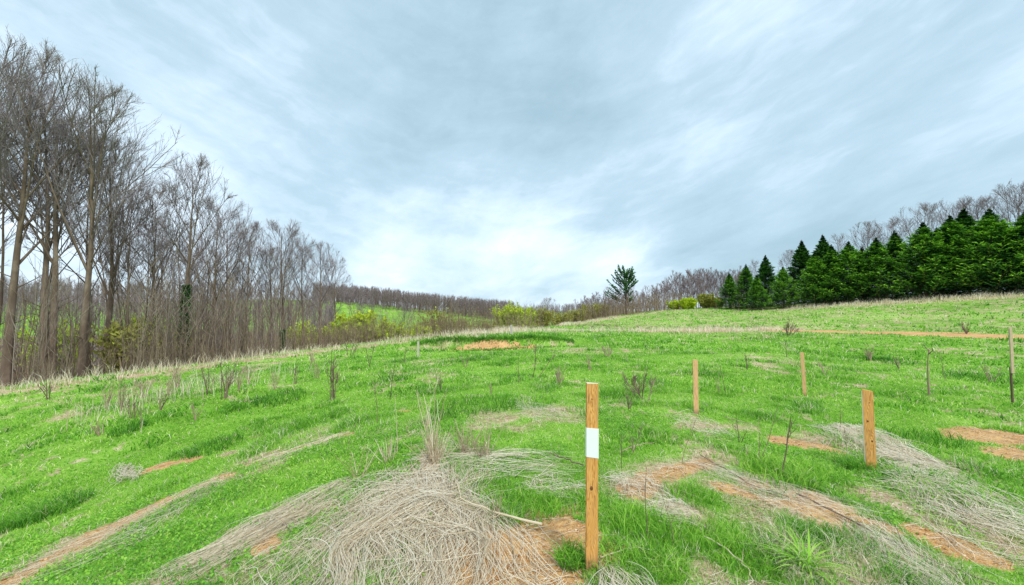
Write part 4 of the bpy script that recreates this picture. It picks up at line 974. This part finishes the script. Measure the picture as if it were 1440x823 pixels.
# far-off woods, each read as one mass
def far_wood(name, label, xy, hmin, hmax, nb=12, mat=None, zoff=0):
    x, y = xy[:, 0], xy[:, 1]; n = len(x); z = height(x, y) - .3; r = np.hypot(x, y)
    H = hmin + (hmax - hmin) * rng.random(n); base = np.stack([x, y, z], 1)
    top = base + np.stack([rng.normal(0, .3, n), rng.normal(0, .3, n), H * .95], 1)
    P = np.stack([base, base * .45 + top * .55, top], 1)
    mb = MB(); rr_ = np.maximum(.09, .0005 * r); V, Q = tubes(P, taper(rr_, rr_ * .3, 3), 3)
    mb.add(V, Q, None, np.repeat(.1 + .5 * rng.random(n), 9))
    m_ = n * nb; idx = np.repeat(np.arange(n), nb); t = .12 + .86 * rng.random(m_) ** .7
    P2 = shoots(P, idx, t, .4 + .45 * rng.random(m_), rng.random(m_) * 6.3, H[idx] * .24 * (1.25 - t), 3, .5, .05)
    V, Q = tubes(P2, taper(rr_[idx] * .38, rr_[idx] * .2, 3), 3); mb.add(V, Q, None, np.repeat(.2 + .6 * rng.random(m_), 9))
    k_ = m_ * 3; idx3 = np.repeat(np.arange(m_), 3); P3 = shoots(P2, idx3, .3 + .65 * rng.random(k_), .5 + .3 * rng.random(k_), rng.random(k_) * 6.3, np.repeat(H[idx] * .11, 3), 2, .4, .05)
    rk = np.repeat(rr_[idx], 3); V, Q = tubes(P3, taper(rk * .22, rk * .14, 2), 3); mb.add(V, Q, None, np.repeat(.4 + .6 * rng.random(k_), 6))
    return tag(link(name, mb.mesh(name, mat or M_FTWIG)), label, 'woods', kind='stuff')
def pixels_xy(px0, px1, Y0, Y1, n, slope=0.0):
    px = px0 + (px1 - px0) * rng.random(n); Y = Y0 + (Y1 - Y0) * rng.random(n) + slope * (px - px0)
    return np.stack([(px - 720) / FPX * Y, Y], 1)
far_wood('ridge_woods', 'far bare wood along the ridge above the green hill field', pixels_xy(440, 722, 240, 300, 1500, -.02), 8, 12.5, 14)
far_wood('hillside_woods', 'bare brown woods on the hillside seen through the left trees', pixels_xy(-60, 470, 95, 230, 1300), 9, 13)
far_wood('distant_woods', 'far low wood on the skyline left of the lone pine', pixels_xy(690, 880, 170, 260, 420), 7, 11)
far_wood('valley_woods', 'scrubby bare trees in the valley behind the bright green bushes', pixels_xy(430, 760, 95, 150, 140), 2.5, 5, 9)
far_wood('slope_woods', 'bare scrubby trees filling the valley floor behind the left row', pixels_xy(-60, 460, 50, 95, 260), 5, 8, 8, M_TWIG)

# pale row right of the lone pine
GR = 'pale bare trees in the row right of the lone pine'
rowx = [800, 830, 860, 900, 932, 942, 960, 990, 1020, 1050]; rowy = [425, 408, 402, 402, 392, 386, 377, 376, 378, 372]
M_PALEB = plain('pale_bark', (.30, .25, .235), .9, 3, .3)
PV = [bare_tree('p', 40 + k, fork=.45, wide=.11, nl=9, n2=6, n3=4, n4=3, r0=.17, mats=(M_PALEB, M_FTWIG), tw=.016) for k in range(3)]
items = []
for k in range(105):
    u_ = (k * .618034) % 1.0; px = 806 + 245 * u_ ** .85
    Y = np.interp(px, [800, 900, 1050], [98, 90, 82]) + random.uniform(-4, 22)
    items.append((px, place_tree(PV[k % 3], px, Y, np.interp(px, rowx, rowy) + random.uniform(-1, 12), None, GR, sx_=random.uniform(.8, 1.1))))
number_labels(items, [(0, 900, '{} from the left of the low pale trees around the lone pine'), (900, 975, '{} from the left of the pale trees between the lone pine and the tall row'), (975, 1200, '{} from the left of the tall pale trees ending at the first conifer')])
for px, Y, pt, lab in [(768, 150, 418, 'small round-topped bare tree alone on the skyline left of the pine'), (800, 140, 427, 'lower bare tree on the skyline right of the round-topped one'), (826, 120, 419, 'rounded bare tree left of the lone pine'), (848, 112, 418, 'bare tree touching the left side of the lone pine')]:
    place_tree(VAR[1], px, Y, pt, lab, 'bare trees on the skyline left of the lone pine')
# bare trees behind the conifers
for px, Y, pt, v, lab in [(1064, 84, 364, 2, 'pale bare tree peeking out left behind the conifers'), (1112, 78, 352, 0, 'bare treetop behind the bright small conifer'), (1225, 70, 312, 0, 'rounded bare treetop behind the middle conifers'), (1245, 68, 308, 1, 'bare treetop just right of the rounded one'),
                          (1295, 62, 288, 1, 'wide vase-shaped bare treetop behind the conifers'), (1342, 60, 280, 1, 'broad bare treetop behind the big right conifers'), 
                          (1384, 58, 275, 1, 'bare treetop near the right end behind the conifers'), (1425, 56, 256, 1, 'highest bare treetop, above the right end of the conifers'), (1470, 54, 250, 4, 'bare treetop at the right frame edge'), (1180, 78, 326, 2, 'thin bare treetop behind the left conifers')]:
    place_tree(VAR[v], px, Y, pt, lab, 'bare trees behind the conifers', sx_=1.1)

# ------------------------------------------------------------------ conifers
def spray(P, rr, nq, L, wd, rg, tint0, tint1, droop=.0, Rtint=None):
    """needle sprays along branchlets P (N,K,3)"""
    N = len(P); n = N * nq; idx = np.repeat(np.arange(N), nq); t = np.clip((np.tile(np.arange(nq), N) + rg.random(n)) / nq, 0, .999)
    pos, tan = interp(P, idx, t)
    side = unit(np.cross(tan, np.array([0, 0, 1.]))) * np.where(rg.random(n) < .5, -1, 1)[:, None]
    d = unit(tan * .8 + side * (.5 + .5 * rg.random(n))[:, None] + rg.normal(0, .22, (n, 3)) + np.array([0, 0, -droop]))
    if np.ndim(L): L = L[idx]
    if np.ndim(wd): wd = wd[idx]
    wv = unit(np.cross(d, np.array([0, 0, 1.]) + rg.normal(0, .6, (n, 3)))) * (wd * (.6 + .8 * rg.random(n)))[:, None]
    tip = pos + d * (L * (.6 + .8 * rg.random(n)))[:, None]
    V = np.stack([pos - wv * .4, pos + wv * .4, (pos + tip) / 2 + wv, tip, (pos + tip) / 2 - wv], 1)
    k = np.arange(n)[:, None] * 5
    Q = np.concatenate([k, k + 1, k + 2, k + 4], 1); T = np.concatenate([k + 4, k + 2, k + 3], 1)
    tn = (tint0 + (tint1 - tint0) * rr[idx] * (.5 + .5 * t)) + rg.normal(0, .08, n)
    return V.reshape(-1, 3), Q, T, np.repeat(np.clip(tn, 0, 1), 5)
def conifer(seed, H=9.0, R=3.8, up=.6, dens=1.0, bright=.0, power=1.05):
    rg = np.random.default_rng(seed)
    P0 = np.stack([rg.normal(0, .03, 8), rg.normal(0, .03, 8), np.linspace(-.3, H * .97, 8)], 1)[None]
    tr = MB(); V, Q = tubes(P0, taper(np.array([.16]), np.array([.02]), 8), 8); tr.add(V, Q, None, .3)
    n = int(230 * dens); idx = np.zeros(n, int); t = .035 + .955 * (np.floor(np.arange(n) / 8) * 8 / n) ** .92 + rg.normal(0, .007, n); t = np.clip(t, .03, .992)
    L1 = (R * (1 - t) ** power * (.80 + .32 * rg.random(n)) * np.clip(.5 + (1 - t) / .3, 0, 1) + .03)
    L1 = np.where(rg.random(n) < .1, L1 * 1.22, L1)
    P1 = shoots(P0, idx, t, 1.62 - .55 * t + rg.normal(0, .08, n), np.arange(n) * 2.39996 + rg.normal(0, .3, n), L1, 7, up, .03, rg)
    V, Q = tubes(P1, taper(np.full(n, .03), np.full(n, .008), 7), 4); tr.add(V, Q, None, .2)
    cr = MB()
    nb = 13; m_ = n * nb; idx1 = np.repeat(np.arange(n), nb); tt = np.tile((np.arange(nb) + .5) / nb, n) * .85 + .14
    az = np.where(np.tile(np.arange(nb) % 2, n) == 0, 0.0, PI) + rg.normal(0, .35, m_)
    P2 = shoots(P1, idx1, tt, .75 + .2 * rg.random(m_), az, L1[idx1] * .42 * (1.15 - tt) * (.6 + .6 * rg.random(m_)) + .02 + .1 * np.clip((1 - t[idx1]) / .3, 0, 1), 4, -.05, .05, rg)
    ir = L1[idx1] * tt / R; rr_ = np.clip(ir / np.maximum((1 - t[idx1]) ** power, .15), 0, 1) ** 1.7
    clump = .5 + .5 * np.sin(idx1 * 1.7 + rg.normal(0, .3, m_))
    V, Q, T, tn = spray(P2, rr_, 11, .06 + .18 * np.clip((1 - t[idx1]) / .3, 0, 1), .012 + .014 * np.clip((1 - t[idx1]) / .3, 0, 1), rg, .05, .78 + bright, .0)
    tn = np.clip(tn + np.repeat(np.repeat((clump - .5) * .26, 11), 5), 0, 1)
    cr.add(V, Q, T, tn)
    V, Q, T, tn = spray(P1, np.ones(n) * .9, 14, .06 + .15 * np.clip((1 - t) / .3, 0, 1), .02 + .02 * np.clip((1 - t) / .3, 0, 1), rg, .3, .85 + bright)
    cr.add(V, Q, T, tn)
    V, Q, T, tn = spray(np.repeat(P0, 1, 0)[:, 6:], np.array([.8]), 14, .10, .02, rg, .5, .8)
    cr.add(V, Q, T, tn)
    return tr.mesh('trunk', M_BARK, True), cr.mesh('crown', M_NEEDLE), P0, H
CV = [conifer(61, bright=.1), conifer(62, R=4.2, up=.75, bright=.25), conifer(63, R=3.1, up=.5, bright=-.15), conifer(64, R=3.7, up=.85, bright=.4, power=.85), conifer(65, R=4.0, up=.7, bright=.18)]
cons = [(1026, 62, 382, 0, 1.0, 'small first conifer at the left end of the conifer row'), (1050, 61, 370, 0, 1.0, 'dark conifer second from the left end of the row'), (1078, 62, 357, 2, 1.1, 'pointed blue-green conifer third from the left end'),
        (1102, 56, 374, 3, .95, 'short bright green conifer standing forward in the row'), (1130, 61, 336, 2, 1.15, 'tall narrow dark conifer with pointed top, left of the twin dark tips'), (1160, 62, 328, 2, 1.1, 'tall dark conifer tip behind the row, highest on its left half'),
        (1148, 54, 352, 1, 1.0, 'full green conifer right of the short bright one'), (1172, 53, 342, 0, .95, 'dense conifer below the tall dark tip'), (1196, 52, 337, 1, .95, 'round-shouldered conifer with a tall plain trunk gap at its right'), (1235, 50, 332, 4, 1.0, 'broad conifer in the middle of the row'),
        (1262, 51, 322, 0, .95, 'pointed conifer just right of the broad middle one'), (1302, 47, 310, 1, 1.0, 'large light-tipped conifer right of the middle'), (1342, 46, 300, 4, 1.0, 'large dark conifer third from the right frame edge'), (1362, 49, 290, 2, 1.2, 'dark conifer squeezed behind two large ones on the right'),
        (1398, 43, 290, 1, .98, 'largest conifer near the right frame edge with long low branches'), (1450, 41, 292, 4, 1.05, 'conifer cut by the right frame edge'), (1510, 39, 275, 0, 1.0, 'conifer beyond the right frame edge'), (1215, 54, 345, 2, 1.1, 'dark conifer half hidden left of the broad middle one'), (1065, 57, 385, 4, .9, 'low dark conifer squeezed in front of the pointed blue-green one'),
        (1322, 50, 318, 2, 1.2, 'shaded conifer half hidden between the two large ones right of the middle'), (1420, 46, 312, 2, 1.2, 'shaded conifer half hidden behind the largest one')]
for px, Y, pt, v, sx_, lab in cons:
    o = place_tree(CV[v], px, Y, pt, lab, 'row of dense green conifers on the right', sx_=sx_ * (1.0 if Y > 53 else 1.12), cat='conifer', nm='conifer')

# lone pine with upswept whorls
def lone_pine(H=9.0):
    rg = np.random.default_rng(77)
    P0 = np.stack([np.linspace(0, .1, 9), np.zeros(9), np.linspace(-.3, H * .8, 9)], 1)[None]
    tr = MB(); V, Q = tubes(P0, taper(np.array([.19]), np.array([.06]), 9), 8); tr.add(V, Q, None, .15)
    t, az, L, an = [], [], [], []
    for k in range(11):
        tk = .33 + .66 * k / 10
        for s in range(6 if k > 4 else 4):
            a = s * PI / 3 + k * .5 + rg.normal(0, .2)
            left = max(0, -math.cos(a))            # the crown is fuller towards -x below
            ll = np.interp(tk, [.2, .35, .55, .75, 1], [2.8, 3.9, 4.0, 3.5, 2.7]) * (.75 + .25 * left + rg.normal(0, .1))
            if tk < .42 and math.cos(a) > .1: ll *= .45
            t.append(tk + rg.normal(0, .008)); az.append(a); L.append(max(ll, .6)); an.append(np.interp(tk, [.2, .6, 1], [1.5, 1.1, .55]))
    n = len(t); t = np.clip(np.array(t), 0, .995); az = np.array(az)
    d = np.stack([np.cos(az) * np.sin(an), np.sin(az) * np.sin(an), np.cos(an)], 1)
    pos, _ = interp(P0, np.zeros(n, int), t); P = [pos]; L = np.array(L)
    for k in range(7):
        d = unit(d + np.array([0, 0, .075])); pos = pos + d * (L / 7)[:, None]; P.append(pos)
    P1 = np.stack(P, 1); V, Q = tubes(P1, taper(np.full(n, .05), np.full(n, .015), 8), 4); tr.add(V, Q, None, .1)
    cr = MB(); nb = 12; m_ = n * nb; idx = np.repeat(np.arange(n), nb); tt = .38 + .61 * np.tile((np.arange(nb) + .5) / nb, n)
    P2 = shoots(P1, idx, tt, .55 + .2 * rg.random(m_), np.where(np.arange(m_) % 2 == 0, 0, PI) + rg.normal(0, .5, m_), .22 + .22 * rg.random(m_), 4, .3, .05, rg)
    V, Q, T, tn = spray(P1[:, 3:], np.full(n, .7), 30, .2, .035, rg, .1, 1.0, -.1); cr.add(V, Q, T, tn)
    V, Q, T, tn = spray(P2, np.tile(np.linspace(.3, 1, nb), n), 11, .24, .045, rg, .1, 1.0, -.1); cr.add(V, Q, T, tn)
    return tr.mesh('trunk', M_TWIGD, True), cr.mesh('crown', M_PINE), P0, H * 1.0
LP = lone_pine()
o = place_tree(LP, 880, 66, 380, 'lone dark pine with upswept tiered branches standing on the skyline', None, yaw=0, nm='pine_tree', cat='pine', sx_=1.2); 
o = place_tree(VAR[6], 891, 68, 398, 'thin bare snag right beside the lone pine', None, sx_=.6)
o = place_tree(VAR[6], 897, 79, 415, 'small grey twiggy tree to the right of the snag by the lone pine', None, sx_=1.0)

# ------------------------------------------------------------------ bushes
def bush(px, Y, ptop, wpx, label, mat, dens=1.0, leaf=.09, stems=40, group='spring bushes beyond the field edge', py=None):
    x = (px - 720) / FPX * Y; z = float(height(x, Y)[0]); h = Wp(px, ptop, Y)[2] - z; R = wpx / FPX * Y / 2
    rg = np.random.default_rng(int(px * 3))
    o = tag(link('leafy_bush', None, None, (x, Y, z)), label, 'bush', group)
    n = stems; d = unit(np.stack([rg.normal(0, .55 * R / max(h, .1) * 1.2, n), rg.normal(0, .5 * R / max(h, .1), n), np.ones(n)], 1))
    base = np.stack([rg.normal(0, R * .2, n), rg.normal(0, R * .2, n), np.full(n, -.1)], 1); P = [base]; pos = base; L = h * (.75 + .3 * rg.random(n))
    for k in range(5):
        d = unit(d + rg.normal(0, .08, d.shape) + np.array([0, 0, .08])); pos = pos + d * (L / 5)[:, None]; P.append(pos)
    P = np.stack(P, 1); mb = MB(); V, Q = tubes(P, taper(np.full(n, .025), np.full(n, .01), 6), 3); mb.add(V, Q, None, np.repeat(rg.random(n), 18))
    m_ = n * 12; idx = np.repeat(np.arange(n), 12)
    P2 = shoots(P, idx, .2 + .78 * rg.random(m_), .5 + .4 * rg.random(m_), rg.random(m_) * 6.3, h * .16 * (.5 + rg.random(m_)) + .15, 4, .3, .08, rg)
    V, Q = tubes(P2, taper(np.full(m_, .012), np.full(m_, .007), 4), 3); mb.add(V, Q, None, np.repeat(rg.random(m_), 12))
    link('stems', mb.mesh('stems', M_BRUSH), o)
    q = int(24 * dens); k_ = m_ * q; idx = np.repeat(np.arange(m_), q); c0, _ = interp(P2, idx, rg.random(k_) * .99)
    c0 = c0 + rg.normal(0, .10, c0.shape); uu = rg.normal(0, leaf * .75, (k_, 3)); vv = rg.normal(0, leaf * .75, (k_, 3))
    V = np.stack([c0 - uu, c0 + vv, c0 + uu, c0 - vv], 1).reshape(-1, 3)
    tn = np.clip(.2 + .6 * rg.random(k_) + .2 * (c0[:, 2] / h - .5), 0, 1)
    link('foliage', MB().add(V, np.arange(k_ * 4).reshape(-1, 4), None, np.repeat(tn, 4)).mesh('foliage', mat), o)
    return o
for a in [(506, 34, 444, 80, 'brightest yellow-green bush at the right end of the left tree row', M_LEAFY, 1.6), (480, 38, 464, 40, 'low yellow-green bush left of the brightest one', M_LEAFY, 1.0), (554, 42, 458, 50, 'yellow-green bush between the brightest bush and the small dark tree', M_LEAFY, 1.0), (592, 44, 460, 46, 'yellow-green bush right of the small dark tree', M_LEAFY, .8),
          (715, 56, 430, 44, 'yellow-green bush on the crest right of the dirt bank', M_LEAFY, .9), (738, 62, 434, 34, 'lighter green bush right of the crest bush', M_LEAFY, .9), (760, 68, 436, 34, 'olive bush at the right end of the crest bushes', M_LEAFB, .7),
          (618, 56, 440, 60, 'large olive-brown bush below the green hill field', M_LEAFB, .5), (655, 58, 450, 55, 'thin olive bush right of the large olive-brown one', M_LEAFB, .35), (690, 62, 452, 40, 'sparse brown bush left of the crest bush', M_LEAFB, .25),
          (788, 74, 440, 40, 'brown bush in the hedge left of the pine', M_LEAFB, .25), (838, 86, 425, 56, 'tall olive bush left of the lone pine', M_LEAFB, .7), (810, 80, 436, 36, 'low olive bush between the hedge and the tall olive bush', M_LEAFB, .3), (860, 84, 438, 30, 'low brown bush touching the lone pine', M_LEAFB, .3),
          (968, 66, 421, 24, 'bright green bush below the pale bare trees', M_LEAFY, .9), (950, 68, 424, 18, 'smaller bright green bush left of the other below the pale trees', M_LEAFY, .7), (993, 66, 415, 20, 'yellow-green tall bush near the first conifer', M_LEAFB, .9), (1008, 66, 420, 22, 'orange-brown bush touching the first conifer', M_LEAFB, .4),
          (186, 21, 460, 60, 'brown and green budding bush at the foot of the left wood', M_LEAFB, .9), (205, 26, 455, 46, 'green bush behind the budding bush in the left wood', M_LEAFY, .5), (84, 30, 462, 50, 'green shrub deep in the left wood', M_LEAFY, .4), (240, 34, 462, 40, 'small green shrub left of the ivy trunk', M_LEAFY, .4), (430, 44, 458, 40, 'faint green shrub under the far end of the left row', M_LEAFY, .3)]:
    bush(*a)
